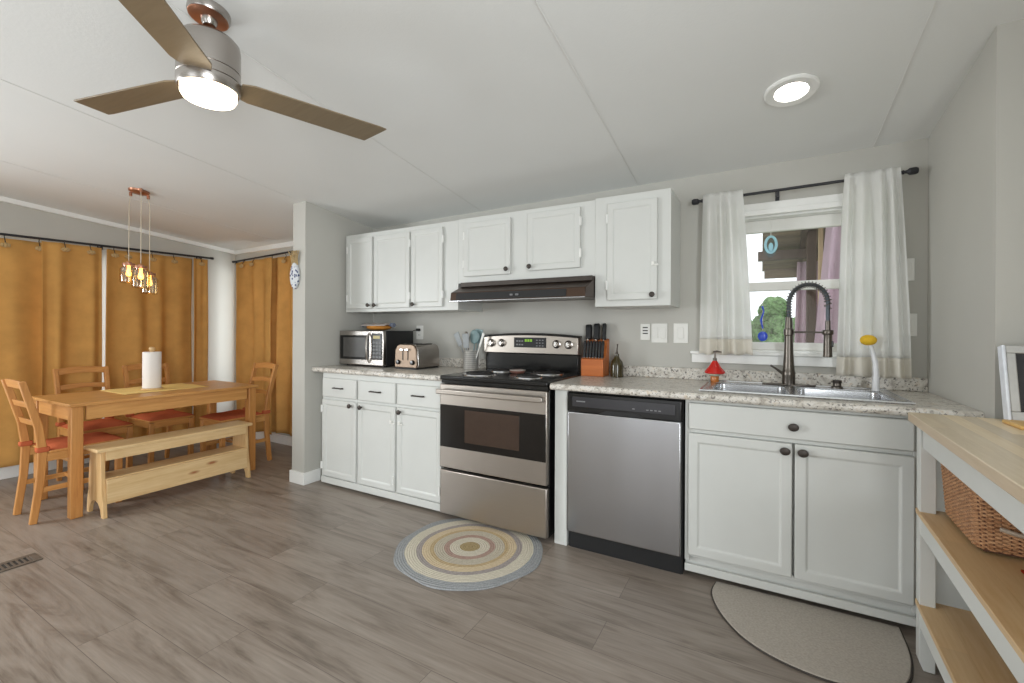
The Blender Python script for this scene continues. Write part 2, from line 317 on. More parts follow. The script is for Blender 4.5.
# ------------------------------------------------------------------ room shell
def zc(x, y): return 2.142+0.0125*(x+1.3)+(0.11+0.013*(x+1.3))*(-y)      # sloping ceiling height
CT = 3.4
struct('floor', MB().box(-3.62, 3.07, -6.4, 0.12, -0.06, 0), M['floor'])
mb = MB()
mb.grid(lambda u, v: (-3.62+6.69*u, 0.12-6.5*v, zc(-3.62+6.69*u, 0.12-6.5*v)), 31, 26)
struct('ceiling', mb, M['ceil'], solid=0.01)
for k, x in enumerate((-2.56, -1.34, -0.12, 1.10, 2.32)):
    mb = MB(); mb.grid(lambda u, v: (x-0.0025+0.005*u, -6*v, zc(x, -6*v)-0.0065), 1, 24)
    struct('trim_%d' % (k+1), mb, M['seam'], solid=0.002)
WX0, WX1, WZ0, WZ1 = 1.555, 2.335, 1.085, 1.90
VX0, VX1 = -3.44, -2.35
struct('wall_back', MB().box(-3.62, VX0, 0, 0.12, 0, 2.45).box(VX1, WX0, 0, 0.12, 0, 2.45).box(VX0, VX1, 0, 0.12, 0, 0.35).box(VX0, VX1, 0, 0.12, 1.9, 2.45).box(WX1, 2.66, 0, 0.12, 0, 2.45).box(WX0, WX1, 0, 0.12, 0, WZ0).box(WX0, WX1, 0, 0.12, WZ1, 2.45), M['wall'])
LY0, LY1, LZ0, LZ1 = -2.35, -0.45, 0.35, 1.90
struct('wall_left', MB().box(-3.62, -3.5, -6.4, -4.95, 0, CT).box(-3.62, -3.5, -3.25, LY0, 0, CT).box(-3.62, -3.5, -4.95, -3.25, 0, 0.6).box(-3.62, -3.5, -4.95, -3.25, 1.95, CT).box(-3.62, -3.5, LY1, 0, 0, CT).box(-3.62, -3.5, LY0, LY1, 0, LZ0).box(-3.62, -3.5, LY0, LY1, LZ1, CT), M['wall'])  # the unseen opening nearer the rear is invented, cut for the left fill lamp
struct('wall_partition', MB().box(-1.45, -1.30, -0.70, 0, 0, 2.4), M['wall'])
struct('wall_right', MB().box(2.535, 2.66, -0.62, 0, 0, 2.7).box(2.535, 3.07, -0.74, -0.62, 0, 3.0), M['wall'])
struct('wall_side', MB().box(2.95, 3.07, -6.4, -0.74, 0, 0.6).box(2.95, 3.07, -6.4, -0.74, 2.2, CT).box(2.95, 3.07, -6.4, -4.65, 0.6, 2.2).box(2.95, 3.07, -3.05, -0.74, 0.6, 2.2), M['wall'])  # unseen wall set close to shade the cart corner; opening added for the lamp
struct('wall_rear', MB().box(-3.62, -0.6, -6.4, -6.28, 0, CT).box(1.4, 3.07, -6.4, -6.28, 0, CT).box(-0.6, 1.4, -6.4, -6.28, 2.25, CT), M['wall'])  # unseen wall; its opening is invented and narrowed to tune the fill light
bb = 0.095
struct('baseboard_left', MB().box(-3.5, -3.486, -6.2, 0, 0, bb), M['trim'], bevel=0.004)
struct('baseboard_back', MB().box(-3.486, -1.45, -0.014, 0, 0, bb), M['trim'], bevel=0.004)
struct('baseboard_partition', MB().box(-1.464, -1.45, -0.70, -0.014, 0, bb).box(-1.464, -1.286, -0.714, -0.70, 0, bb).box(-1.30, -1.286, -0.70, -0.56, 0, bb), M['trim'], bevel=0.003)
mb = MB(); mb.prism([(-6.2, zc(-3.5, -6.2)-0.042), (0, zc(-3.5, 0)-0.042), (0, zc(-3.5, 0)-0.002), (-6.2, zc(-3.5, -6.2)-0.002)], 'x', -3.5, -3.47)
struct('trim_6', mb, M['trim'])
struct('trim_7', MB().box(-3.47, -1.45, -0.03, 0, zc(-3.5, 0)-0.042, zc(-1.45, 0)-0.012), M['trim'])

# kitchen window
w = struct('window_1', MB().box(WX0-0.03, WX1+0.03, -0.016, 0, WZ1, WZ1+0.055)
           .box(WX0, WX0+0.03, 0.0, 0.115, WZ0, WZ1).box(WX1-0.03, WX1, 0, 0.115, WZ0, WZ1).box(WX0, WX1, 0, 0.115, WZ1-0.03, WZ1).box(WX0, WX1, 0, 0.115, WZ0, WZ0+0.02), M['trim'], bevel=0.003)
struct('ledge', MB().box(WX0-0.03, WX1+0.03, -0.035, -0.016, WZ1-0.02, WZ1+0.012), M['trim'], w, bevel=0.004)
struct('apron', MB().box(1.437, 2.17, -0.03, 0, 1.022, 1.075), M['trim'], w, bevel=0.004)
struct('sill', MB().box(1.43, 2.17, -0.045, 0.03, 1.075, 1.093), M['trim'], w, bevel=0.005)
struct('upper_sash', MB().box(WX0+0.03, WX1-0.03, 0.07, 0.10, 1.80, 1.87).box(WX0+0.03, WX1-0.03, 0.07, 0.10, 1.455, 1.505).box(WX0+0.03, WX0+0.07, 0.07, 0.10, 1.505, 1.80).box(WX1-0.07, WX1-0.03, 0.07, 0.10, 1.505, 1.80), M['plastic'], w, bevel=0.004)
struct('lower_sash', MB().box(WX0+0.03, WX1-0.03, 0.03, 0.065, 1.45, 1.50).box(WX0+0.03, WX1-0.03, 0.03, 0.065, 1.105, 1.15).box(WX0+0.03, WX0+0.07, 0.03, 0.065, 1.15, 1.45).box(WX1-0.07, WX1-0.03, 0.03, 0.065, 1.15, 1.45), M['plastic'], w, bevel=0.004)
struct('pane', MB().box(WX0+0.07, WX1-0.07, 0.082, 0.086, 1.505, 1.80), M['clear'], w)
struct('pane', MB().box(WX0+0.07, WX1-0.07, 0.045, 0.049, 1.15, 1.45), M['clear'], w)
# dining window behind the brown curtains
w2 = struct('window_2', MB().box(-3.60, -3.51, LY0, LY0+0.05, LZ0, LZ1).box(-3.60, -3.51, LY1-0.05, LY1, LZ0, LZ1).box(-3.60, -3.51, LY0, LY1, LZ0, LZ0+0.05).box(-3.60, -3.51, LY0, LY1, LZ1-0.05, LZ1).box(-3.60, -3.51, -1.31, -1.26, LZ0, LZ1), M['trim'])
struct('pane', MB().box(-3.56, -3.555, LY0+0.05, LY1-0.05, LZ0+0.05, LZ1-0.05), M['clear'], w2)

w3 = struct('window_3', MB().box(VX0, VX0+0.05, 0.02, 0.11, 0.35, 1.9).box(VX1-0.05, VX1, 0.02, 0.11, 0.35, 1.9).box(VX0+0.05, VX1-0.05, 0.02, 0.11, 0.35, 0.40).box(VX0+0.05, VX1-0.05, 0.02, 0.11, 1.85, 1.9), M['trim'])
struct('pane', MB().box(VX0+0.05, VX1-0.05, 0.06, 0.065, 0.40, 1.85), M['clear'], w3)

# ------------------------------------------------------------------ outside the kitchen window
struct('ground', MB().box(-400, 400, 0.3, 800, -0.95, -0.85), M['ground'])
pr = thing('porch_roof', 'weathered board porch roof with open eave outside the kitchen window', 'porch', (1.82, 1.4, 2.3))
sl = (1.88-2.42)/(2.75-1.35)
mb = MB()
for k in range(8):
    y0 = 1.35+k*0.175; y1 = y0+0.168; mb.prism([(y0, 2.42+sl*(y0-1.35)), (y1, 2.42+sl*(y1-1.35)), (y1, 2.445+sl*(y1-1.35)), (y0, 2.445+sl*(y0-1.35))], 'x', 1.82, 4.2)
obj('roof_boards', mb, M['bark'], pr)
obj('fascia', MB().box(1.84, 4.2, 2.70, 2.75, 1.80, 1.90), M['bark'], pr, bevel=0.004)
obj('rafter', MB().prism([(1.35, 2.36), (2.7, 1.84), (2.7, 1.88), (1.35, 2.42)], 'x', 2.14, 2.18), M['darkwood'], pr)
obj('beam', MB().box(1.78, 3.9, 2.18, 2.28, 1.93, 2.02), M['darkwood'], pr, bevel=0.005)
pp = thing('porch_post', 'pale lumber post beside the dark wood upright outside the window', 'post', (2.28, 1.95, -0.85))
obj('post', MB().box(2.262, 2.298, 1.92, 1.96, -0.85, 2.2), M['post'], pp, bevel=0.004)
pd = thing('porch_upright', 'dark brown upright board outside the window, left of the pale lumber post', 'post', (2.2, 2.0, -0.85))
obj('post', MB().box(2.18, 2.255, 2.0, 2.06, -0.85, 2.15), M['darkwood'], pd, bevel=0.004)
def drape(name, label, x0, x1, y, zt, zb, folds, amp, gather, mat, cat='curtain', seed=1):
    rnd = random.Random(seed); ph = rnd.random()*6
    mb = MB()
    def f(u, v):
        wd = 1-gather*v; x = x0+(x1-x0)*((u-1)*wd+1)
        return (x, y+amp*(0.4+0.6*v)*math.sin(2*PI*folds*u+ph+0.6*math.sin(5*u+2*v)), zt+(zb-zt)*v)
    mb.grid(f, 70, 14); o = obj(name, mb, mat, solid=0.004, origin=((x0+x1)/2, y, zb)); return tag(o, label, cat)
drape('porch_curtain', 'wide mauve curtain on the porch, seen through the kitchen window beside the white curtain', 2.30, 2.75, 1.55, 2.35, 0.3, 5, 0.05, -0.35, M['mauve'], seed=3)
drape('porch_curtain', 'narrow mauve curtain behind the pale porch post, seen through the window', 2.12, 2.36, 2.25, 1.9, 0.1, 4, 0.04, -0.2, M['mauve'], seed=5)
rnd = random.Random(4)
def bush(x, y, r, h, label):
    b = thing('tree', label, 'tree', (x, y, -0.85), 'trees beyond the kitchen window')
    mb = MB()
    for k in range(34):
        a = rnd.random()*6.28; q = rnd.random()**0.5; zz = rnd.random()
        mb.ball((x+math.cos(a)*r*0.6*q*(1.1-0.6*zz), y+math.sin(a)*r*0.5*q, -0.85+h*(0.2+0.62*zz)), r*(0.26+0.18*rnd.random()), n=26)
    for v in mb.bm.verts: v.co += Vector((rnd.uniform(-1, 1), rnd.uniform(-1, 1), rnd.uniform(-1, 1)))*r*0.045
    obj('crown', mb, M['leaf'], b, smooth=False)
    obj('trunk', MB().cyl((x, y, -0.85), (x, y, -0.85+h*0.5), 0.12, 10, 0.08), M['darkwood'], b)
for x, y, r, h, lb in ((0.9, 15, 1.0, 3.3, 'green leafy tree far outside the window, leftmost behind the white curtain edge'), (2.3, 18.5, 1.2, 3.75, 'tall green tree outside the window behind the hanging blue suncatcher'),
                       (2.75, 14.2, 0.95, 2.9, 'short green tree outside the window just left of the faucet hose'), (5.2, 19, 1.3, 3.6, 'green tree outside the window directly behind the faucet hose'), (6.6, 16, 1.6, 3.4, 'green tree outside the window behind the mauve porch curtain')):
    bush(x, y, r, h, lb)

# ------------------------------------------------------------------ cabinets
def knob(parent, x, y, z, oval=1.0, r=0.0155):
    mb = MB(); mb.lathe([(0, 0), (0.006, 0), (0.006, 0.012), (r*0.7, 0.015), (r, 0.020), (r*0.92, 0.026), (r*0.5, 0.029), (0, 0.029)], (x, y, z), (0, -1, 0), 20, oval)
    return obj('knob', mb, M['bronze'], parent)
def pull(parent, x, y, z, w=0.095):
    mb = MB(); mb.tube([(x-w/2, y, z), (x-w/2+0.004, y-0.022, z+0.001), (x-w*0.25, y-0.028, z+0.003), (x, y-0.03, z+0.004), (x+w*0.25, y-0.028, z+0.003), (x+w/2-0.004, y-0.022, z+0.001), (x+w/2, y, z)], [0.006, 0.005, 0.0045, 0.005, 0.0045, 0.005, 0.006], 8)
    return obj('handle', mb, M['bronze'], parent)
def hinge(parent, x, y, z):
    return obj('hinge', MB().box(x-0.006, x+0.006, y-0.012, y, z-0.025, z+0.025).cyl((x, y-0.012, z-0.028), (x, y-0.012, z+0.028), 0.004, 8), M['trim'], parent)
def latch(parent, x, y, z):
    return obj('child_latch', MB().box(x-0.018, x-0.002, y-0.012, y, z-0.011, z+0.011).box(x-0.002, x+0.02, y-0.008, y-0.002, z-0.014, z-0.004), M['plastic'], parent, bevel=0.002)
# --- lower left
cb = thing('base_cabinet', 'white base cabinet with three drawers over three doors, under the microwave', 'cabinet', (-0.6, -0.3, 0))
obj('body', MB().box(-1.20, -0.005, -0.61, -0.005, 0.055, 0.875).box(-1.19, -0.01, -0.55, -0.02, 0, 0.055), M['cab'], cb, bevel=0.002)
obj('filler', MB().box(-1.295, -1.20, -0.50, -0.02, 0, 0.875), M['cab'], cb)
obj('base_rail', MB().box(-1.2, -0.005, -0.625, -0.61, 0.02, 0.07), M['cab'], cb, bevel=0.003)
for (x0, x1), hx, lat, hg in (((-1.185, -0.812), -0.862, None, -1.185), ((-0.793, -0.425), -0.752, -0.447, -0.425), ((-0.408, -0.018), -0.372, -0.37, -0.018)):
    d = obj('door', MB().door(x0, x1, 0.078, 0.672, -0.61, 0.02), M['cab'], cb, bevel=0.004)
    knob(d, hx, -0.63, 0.643, 1.0, 0.017)
    if hx < -0.8: hinge(d, x0+0.006, -0.63, 0.60); hinge(d, x0+0.006, -0.63, 0.16)
    else: hinge(d, x1-0.006, -0.63, 0.16)
    if lat: latch(d, lat, -0.63, 0.565)
    dr = obj('drawer', MB().box(x0, x1, -0.629, -0.61, 0.692, 0.838), M['cab'], cb, bevel=0.006)
    pull(dr, (x0+x1)/2, -0.629, 0.765)
ct = thing('countertop', 'speckled stone-look countertop under the microwave and toaster', 'countertop', (-0.6, -0.3, 0.88))
obj('slab', MB().box(-1.298, -0.004, -0.645, -0.002, 0.878, 0.915), M['granite'], ct, bevel=0.012, segs=3)
obj('backsplash', MB().box(-1.298, -0.035, -0.022, -0.001, 0.915, 0.985), M['granite'], ct, bevel=0.004)
# --- end panel between stove and dishwasher
tag(obj('filler_panel', MB().box(0.782, 0.858, -0.612, -0.02, 0, 0.877), M['cab'], bevel=0.002, origin=(0.82, -0.3, 0)), 'narrow white filler panel between the stove and the dishwasher', 'panel')
# --- sink cabinet
sc_ = thing('sink_cabinet', 'white sink base cabinet with two wide doors and a false drawer front', 'cabinet', (1.92, -0.3, 0))
obj('body', MB().box(1.482, 2.37, -0.595, -0.58, 0.105, 0.877).box(1.482, 1.50, -0.58, -0.005, 0.075, 0.877).box(2.36, 2.378, -0.58, -0.005, 0.075, 0.877).box(1.50, 2.36, -0.58, -0.005, 0.075, 0.09), M['cab'], sc_, bevel=0.002)
obj('toe_kick', MB().box(1.484, 2.36, -0.55, -0.535, 0.0, 0.075), M['matblack'], sc_)
obj('base_rail', MB().box(1.482, 2.36, -0.612, -0.596, 0.03, 0.066).box(1.482, 2.36, -0.590, -0.575, 0.06, 0.11), M['cab'], sc_, bevel=0.003)
obj('face_frame', MB().box(1.482, 1.506, -0.612, -0.595, 0.085, 0.877).box(2.343, 2.37, -0.612, -0.595, 0.085, 0.877).box(1.506, 2.343, -0.612, -0.595, 0.862, 0.877).box(1.506, 2.343, -0.612, -0.595, 0.715, 0.735).box(1.506, 2.343, -0.612, -0.595, 0.105, 0.125), M['cab'], sc_, bevel=0.002)
obj('side_filler', MB().box(2.37, 2.533, -0.58, -0.56, 0.0, 0.877), M['cab'], sc_)
fd = obj('false_drawer', MB().box(1.500, 2.346, -0.632, -0.612, 0.735, 0.862), M['cab'], sc_, bevel=0.006)
knob(fd, 1.934, -0.632, 0.792, 0.85, 0.021)
for x0, x1, kx in ((1.500, 1.931, 1.903), (1.941, 2.346, 1.970)):
    d = obj('door', MB().door(x0, x1, 0.122, 0.715, -0.612, 0.02, 0.058), M['cab'], sc_, bevel=0.004)
    knob(d, kx, -0.632, 0.683, 0.85, 0.021)
# --- long countertop with sink cut-out
SX0, SX1, SY0, SY1 = 1.545, 2.355, -0.575, -0.075
ct2 = thing('countertop', 'long speckled stone-look countertop around the kitchen sink', 'countertop', (1.65, -0.3, 0.88))
obj('slab', MB().box(0.772, SX0+0.02, -0.645, -0.002, 0.878, 0.915).box(SX1-0.02, 2.534, -0.645, -0.002, 0.878, 0.915).box(SX0+0.02, SX1-0.02, -0.645, SY0+0.02, 0.878, 0.915).box(SX0+0.02, SX1-0.02, SY1-0.02, -0.002, 0.878, 0.915), M['granite'], ct2, bevel=0.0)
obj('edge', MB().tube([(0.772, -0.645, 0.8965), (2.534, -0.645, 0.8965)], 0.0185, 14), M['granite'], ct2)
obj('backsplash', MB().box(0.772, 2.534, -0.022, -0.001, 0.915, 0.985), M['granite'], ct2, bevel=0.004)
# --- upper cabinets
def upper(label, x0, x1, z0, z1, doors, yb=-0.33, deep=0.33):
    u = thing('wall_cabinet', label, 'cabinet', ((x0+x1)/2, -0.16, z0))
    obj('body', MB().box(x0, x1, yb, -0.002, z0, z1), M['cab'], u, bevel=0.002)
    for dx0, dx1, dz0, dz1, kx, kz, hs in doors:
        d = obj('door', MB().door(dx0, dx1, dz0, dz1, yb, 0.02, 0.05), M['cab'], u, bevel=0.004)
        knob(d, kx, yb-0.02, kz, 1.0, 0.016)
        hx = dx0-0.002 if hs < 0 else dx1+0.002
        for hz in (dz0+0.09, dz1-0.09): hinge(d, hx, yb-0.008, hz)
    return u
ul = upper('white wall cabinet with three doors above the microwave', -1.272, -0.104, 1.358, 2.008, [(-1.237, -0.951, 1.385, 1.968, -0.977, 1.412, -1), (-0.928, -0.553, 1.385, 1.968, -0.906, 1.41, 1), (-0.535, -0.235, 1.385, 1.972, -0.503, 1.408, 1)])
upper('short white wall cabinet with two doors above the range hood', -0.104, 0.921, 1.548, 2.012, [(-0.044, 0.335, 1.592, 1.972, 0.313, 1.625, -1), (0.463, 0.829, 1.604, 1.98, 0.487, 1.63, 1)])
ur = upper('tall white wall cabinet with one door, between the range hood and the window', 0.921, 1.363, 1.358, 2.02, [(1.0, 1.292, 1.395, 1.972, 1.267, 1.42, -1)])
latch(ur.children[1], 1.28, -0.35, 1.598)

# ------------------------------------------------------------------ range hood
hd = thing('range_hood', 'dark brown metal range hood under the short wall cabinet', 'range hood', (0.4, -0.25, 1.41))
obj('body', MB().prism([(-0.003, 1.547), (-0.36, 1.547), (-0.375, 1.515), (-0.49, 1.468), (-0.50, 1.41), (-0.003, 1.425)], 'x', -0.05, 0.918), M['hoodm'], hd, bevel=0.003)
obj('trim_strip', MB().box(-0.05, 0.918, -0.376, -0.36, 1.518, 1.547), M['bronze'], hd)
obj('control_strip', MB().prism([(-0.4905, 1.462), (-0.4935, 1.462), (-0.5025, 1.417), (-0.4995, 1.417)], 'x', 0.0, 0.80), M['matblack'], hd)
obj('lip', MB().box(-0.05, 0.918, -0.506, -0.498, 1.404, 1.412), M['steel'], hd, bevel=0.002)
for x in (0.43, 0.47): obj('switch', MB().box(x-0.01, x+0.01, -0.506, -0.496, 1.432, 1.444), M['grey'], hd, bevel=0.002)

# ------------------------------------------------------------------ stove
sv = thing('stove', 'stainless steel electric stove with coil burners and black glass oven door', 'stove', (0.38, -0.33, 0))
X0, X1 = 0.004, 0.758
obj('body', MB().box(X0, X1, -0.63, -0.03, 0.03, 0.895).box(X0+0.05, X1-0.05, -0.47, -0.08, 0, 0.03), M['black'], sv, bevel=0.003)
obj('cooktop', MB().box(X0-0.003, X1+0.003, -0.672, -0.05, 0.893, 0.922), M['black'], sv, bevel=0.008, segs=3)
def burner(x, y, r):
    p = obj('drip_pan', MB().lathe([(r*0.35, 0.921), (r*0.8, 0.9225), (r*1.05, 0.927), (r*1.18, 0.9275), (r*1.2, 0.922)], (x, y, 0), n=36), M['pan'], sv)
    pts = []; turns = 4 if r > 0.085 else 3
    for k in range(turns*22+1):
        a = 2*PI*k/22; q = r*(0.25+0.75*k/(turns*22)); pts.append((x+q*math.cos(a), y+q*math.sin(a), 0.933))
    mb = MB(); mb.tube(pts, 0.0055, 7); obj('coil', mb, M['coil'], p)
burner(0.20, -0.50, 0.098); burner(0.20, -0.22, 0.075); burner(0.555, -0.50, 0.075); burner(0.555, -0.22, 0.098)
# back panel
bp = obj('back_panel', MB().box(X0-0.03, X1-0.04, -0.075, -0.028, 0.92, 1.045), M['black'], sv, bevel=0.004)
mb = MB(); xs = [X0-0.036+(X1-0.03-X0+0.036)*i/12 for i in range(13)]
poly = [(x, 1.045) for x in xs]+[(x, 1.165+0.018*(1-((x-0.348)/0.39)**2)) for x in reversed(xs)]
mb.prism(poly, 'y', -0.098, -0.028); obj('control_panel', mb, M['steelx'], sv, bevel=0.006)
mb = MB(); poly = [(x, 1.163+0.018*(1-((x-0.348)/0.39)**2)) for x in xs]+[(x, 1.176+0.018*(1-((x-0.348)/0.39)**2)) for x in reversed(xs)]
mb.prism(poly, 'y', -0.103, -0.026); obj('panel_cap', mb, M['black'], sv, bevel=0.003)
ds = obj('display', MB().box(0.232, 0.488, -0.1025, -0.096, 1.09, 1.162), M['matblack'], sv, bevel=0.002)
obj('clock', MB().box(0.322, 0.338, -0.1045, -0.101, 1.132, 1.150).box(0.343, 0.359, -0.1045, -0.101, 1.132, 1.150).box(0.364, 0.380, -0.1045, -0.101, 1.132, 1.150), M['green'], ds)
mb = MB()
for i in range(3):
    for j in range(2): mb.box(0.252+i*0.021, 0.266+i*0.021, -0.1042, -0.102, 1.105+j*0.026, 1.115+j*0.026)
for i in range(3):
    for j in range(3): mb.box(0.412+i*0.023, 0.424+i*0.023, -0.1042, -0.102, 1.1+j*0.02, 1.107+j*0.02)
obj('buttons', mb, M['grey'], ds)
for x, z in ((0.037, 1.118), (0.125, 1.12), (0.568, 1.118), (0.658, 1.116)):
    k = obj('knob', MB().lathe([(0.030, 0), (0.030, 0.004), (0.024, 0.007), (0.023, 0.024), (0.018, 0.028), (0, 0.028)], (x, -0.098, z), (0, -1, 0), 24), M['nickel'], sv)
    obj('grip', MB().box(x-0.004, x+0.004, -0.136, -0.120, z-0.02, z+0.02), M['chrome'], k, bevel=0.002)
# front
obj('vent_strip', MB().box(X0, X1, -0.655, -0.63, 0.872, 0.892), M['black'], sv)
od = obj('oven_door', MB().box(X0, X1, -0.672, -0.632, 0.335, 0.868), M['steelx'], sv, bevel=0.005)
wd = obj('door_glass', MB().box(X0+0.004, X1-0.004, -0.6755, -0.668, 0.468, 0.738), M['darkglass'], od, bevel=0.003)
obj('oven_window', MB().box(0.20, 0.585, -0.6768, -0.674, 0.512, 0.715), plain('oven_window_brown', (62, 48, 40), 0.05), wd, bevel=0.001)
mb = MB(); mb.tube([(X0+0.006, -0.715, 0.825), (X1-0.006, -0.715, 0.825)], 0.02, 4, up=(0, 0, 1), sq=(0.032, 0.02))
mb.box(X0+0.01, X0+0.04, -0.71, -0.665, 0.812, 0.838).box(X1-0.04, X1-0.01, -0.71, -0.665, 0.812, 0.838); obj('handle', mb, M['steelx'], od, bevel=0.006, segs=3)
obj('drawer', MB().box(X0, X1, -0.668, -0.632, 0.035, 0.318), M['steelx'], sv, bevel=0.006)
# spoon rest
sr = thing('spoon_rest', 'small pale stoneware dish between the stove burners', 'dish', (0.37, -0.30, 0.922))
obj('dish', MB().lathe([(0, 0.924), (0.042, 0.924), (0.049, 0.931), (0.054, 0.941), (0.050, 0.941), (0.042, 0.932), (0, 0.930)], (0.37, -0.30, 0), n=28), M['ceramicr'], sr)
obj('rim', MB().lathe([(0.053, 0.9415), (0.056, 0.946), (0.040, 0.9475), (0.046, 0.9415), (0.053, 0.9415)], (0.37, -0.30, 0), n=28), M['ceramic'], sr)

# ------------------------------------------------------------------ dishwasher
dw = thing('dishwasher', 'stainless steel dishwasher with black control strip', 'dishwasher', (1.16, -0.33, 0))
obj('body', MB().box(0.866, 1.472, -0.60, -0.02, 0.0, 0.87), M['matblack'], dw)
obj('door', MB().box(0.872, 1.468, -0.648, -0.60, 0.103, 0.765), M['steel'], dw, bevel=0.006)
cp = obj('control_panel', MB().box(0.870, 1.470, -0.645, -0.60, 0.767, 0.868), M['black'], dw, bevel=0.004)
obj('panel_inset', MB().box(0.90, 1.44, -0.6475, -0.644, 0.796, 0.850), M['screen'], cp, bevel=0.002)
mb = MB(); mb.box(0.925, 0.975, -0.6485, -0.647, 0.823, 0.829)
for x in (1.23, 1.30, 1.32, 1.34, 1.36): mb.box(x, x+0.012, -0.6485, -0.647, 0.808, 0.813)
obj('markings', mb, M['grey'], cp)
obj('pocket_handle', MB().prism([(1.05, 0.767), (1.29, 0.767), (1.25, 0.786), (1.09, 0.786)], 'y', -0.6470, -0.644), M['matblack'], cp)
obj('toe_kick', MB().box(0.875, 1.465, -0.605, -0.59, 0.0, 0.10), M['matblack'], dw)

# ------------------------------------------------------------------ sink, faucet, things on the long counter
sk = thing('kitchen_sink', 'stainless double bowl sink set into the counter under the window', 'sink', (1.95, -0.33, 0.8))
mid = 1.945
B1 = (SX0+0.04, mid-0.018, SY0+0.035, -0.175); B2 = (mid+0.018, SX1-0.04, SY0+0.035, -0.175)
rim = MB()
rim.box(SX0, SX1, SY0, B1[2], 0.912, 0.922).box(SX0, SX1, B1[3], SY1, 0.912, 0.922).box(SX0, B1[0], B1[2], B1[3], 0.912, 0.922).box(B1[1], B2[0], B1[2], B1[3], 0.912, 0.922).box(B2[1], SX1, B1[2], B1[3], 0.912, 0.922)
obj('rim', rim, M['sinkm'], sk)
obj('rim_bead', MB().tube([(SX0, SY0, 0.921), (SX1, SY0, 0.921), (SX1, SY1, 0.921), (SX0, SY1, 0.921), (SX0, SY0, 0.921)], 0.006, 8), M['sinkm'], sk)
for b in (B1, B2):
    mb = MB(); r = 0.05
    def loop(dz, ins):
        P = []
        for cx_, cy_, a0 in ((b[1]-r, b[3]-r, 0), (b[0]+r, b[3]-r, 90), (b[0]+r, b[2]+r, 180), (b[1]-r, b[2]+r, 270)):
            for k in range(6):
                a = math.radians(a0+18*k); P.append(mb.bm.verts.new((cx_+(r-ins)*math.cos(a), cy_+(r-ins)*math.sin(a), 0.92+dz)))
        return P
    L = [loop(0.001, -0.006), loop(-0.006, 0.004), loop(-0.15, 0.012), loop(-0.175, 0.035)]
    for A, Bq in zip(L, L[1:]):
        for i in range(24): mb.bm.faces.new((A[i], A[(i+1) % 24], Bq[(i+1) % 24], Bq[i]))
    mb.bm.faces.new(L[-1])
    ba = obj('bowl', mb, M['sinkm'], sk, solid=0.003)
    obj('drain', MB().lathe([(0, 0.003), (0.03, 0.003), (0.042, 0.001), (0.045, 0)], ((b[0]+b[1])/2, (b[2]+b[3])/2, 0.747)), M['chrome'], ba)
FX, FY = 1.940, -0.115
fc = thing('faucet', 'tall gunmetal spring-neck kitchen faucet behind the sink', 'faucet', (FX, FY, 0.922))
obj('deck_plate', MB().prism([(FX+0.125*math.cos(a*PI/12)*(1 if abs(math.cos(a*PI/12)) < 0.99 else 1), FY+0.028*math.sin(a*PI/12)) for a in range(24)], 'z', 0.9225, 0.929), M['gun'], fc, bevel=0.002)
obj('base', MB().lathe([(0.031, 0.929), (0.031, 0.975), (0.033, 0.99), (0.029, 1.0), (0.027, 1.02), (0.022, 1.10), (0.021, 1.19), (0.025, 1.195), (0.025, 1.225), (0.019, 1.23), (0.017, 1.29), (0, 1.29)], (FX, FY, 0), n=26), M['gun'], fc)
obj('lever', MB().tube([(FX-0.028, FY, 0.985), (FX-0.05, FY-0.01, 1.003), (FX-0.085, FY-0.02, 1.028)], [0.008, 0.006, 0.005], 10), M['gun'], fc)
dx, dy = math.cos(-0.3), math.sin(-0.3); R = 0.088
arc = []
for k in range(0, 41):
    a = PI-PI*k/40; arc.append((FX+dx*(R+R*math.cos(a)), FY+dy*(R+R*math.cos(a)), 1.365+0.098*math.sin(a)))
path = [(FX, FY, 1.27+0.095*k/12) for k in range(12)]+arc+[(FX+dx*2*R, FY+dy*2*R, 1.365-0.16*k/12) for k in range(1, 13)]
obj('hose', MB().tube(path, 0.0095, 10), M['hosegrey'], fc)
mb = MB(); hp = []; P = [Vector(p) for p in path[2:56]]
for i in range(len(P)-1):
    d = (P[i+1]-P[i]).normalized(); s = Vector((-dy, dx, 0)); q = d.cross(s)
    for k in range(6):
        a = 2*PI*0.5*(i+k/6); hp.append(P[i].lerp(P[i+1], k/6)+s*(0.0155*math.cos(a))+q*(0.0155*math.sin(a)))
mb.tube(hp, 0.0023, 6); obj('spring', mb, M['gun'], fc)
hx, hy = FX+dx*2*R, FY+dy*2*R
sh = obj('spray_head', MB().lathe([(0.017, 1.205), (0.019, 1.20), (0.019, 1.16), (0.0195, 1.10), (0.021, 1.085), (0.016, 1.082), (0, 1.082)], (hx, hy, 0), n=22).lathe([(0.012, 1.27), (0.012, 1.205), (0.0, 1.205)], (hx, hy, 0), n=18), M['gun'], fc)
obj('button', MB().box(hx+0.012, hx+0.024, hy-0.012, hy+0.006, 1.135, 1.165), M['black'], sh, bevel=0.003)
obj('support_arm', MB().cyl((FX, FY, 1.21), (hx, hy, 1.21), 0.005, 10).lathe([(0.023, 1.198), (0.025, 1.203), (0.025, 1.217), (0.023, 1.222), (0.014, 1.222), (0.014, 1.198), (0.023, 1.198)], (hx, hy, 0), n=22), M['gun'], fc)
ag = thing('sink_cover', 'small dark cap on the sink rim right of the faucet', 'sink cap', (2.155, -0.115, 0.922))
obj('base', MB().lathe([(0.026, 0), (0.026, 0.006), (0.018, 0.010), (0.018, 0.03), (0.016, 0.034), (0, 0.034)], (2.155, -0.115, 0.922), n=22), M['gun'], ag)
obj('cap', MB().lathe([(0.0185, 0.024), (0.0205, 0.028), (0.0195, 0.040), (0, 0.042)], (2.155, -0.115, 0.922), n=22), M['bronze'], ag)
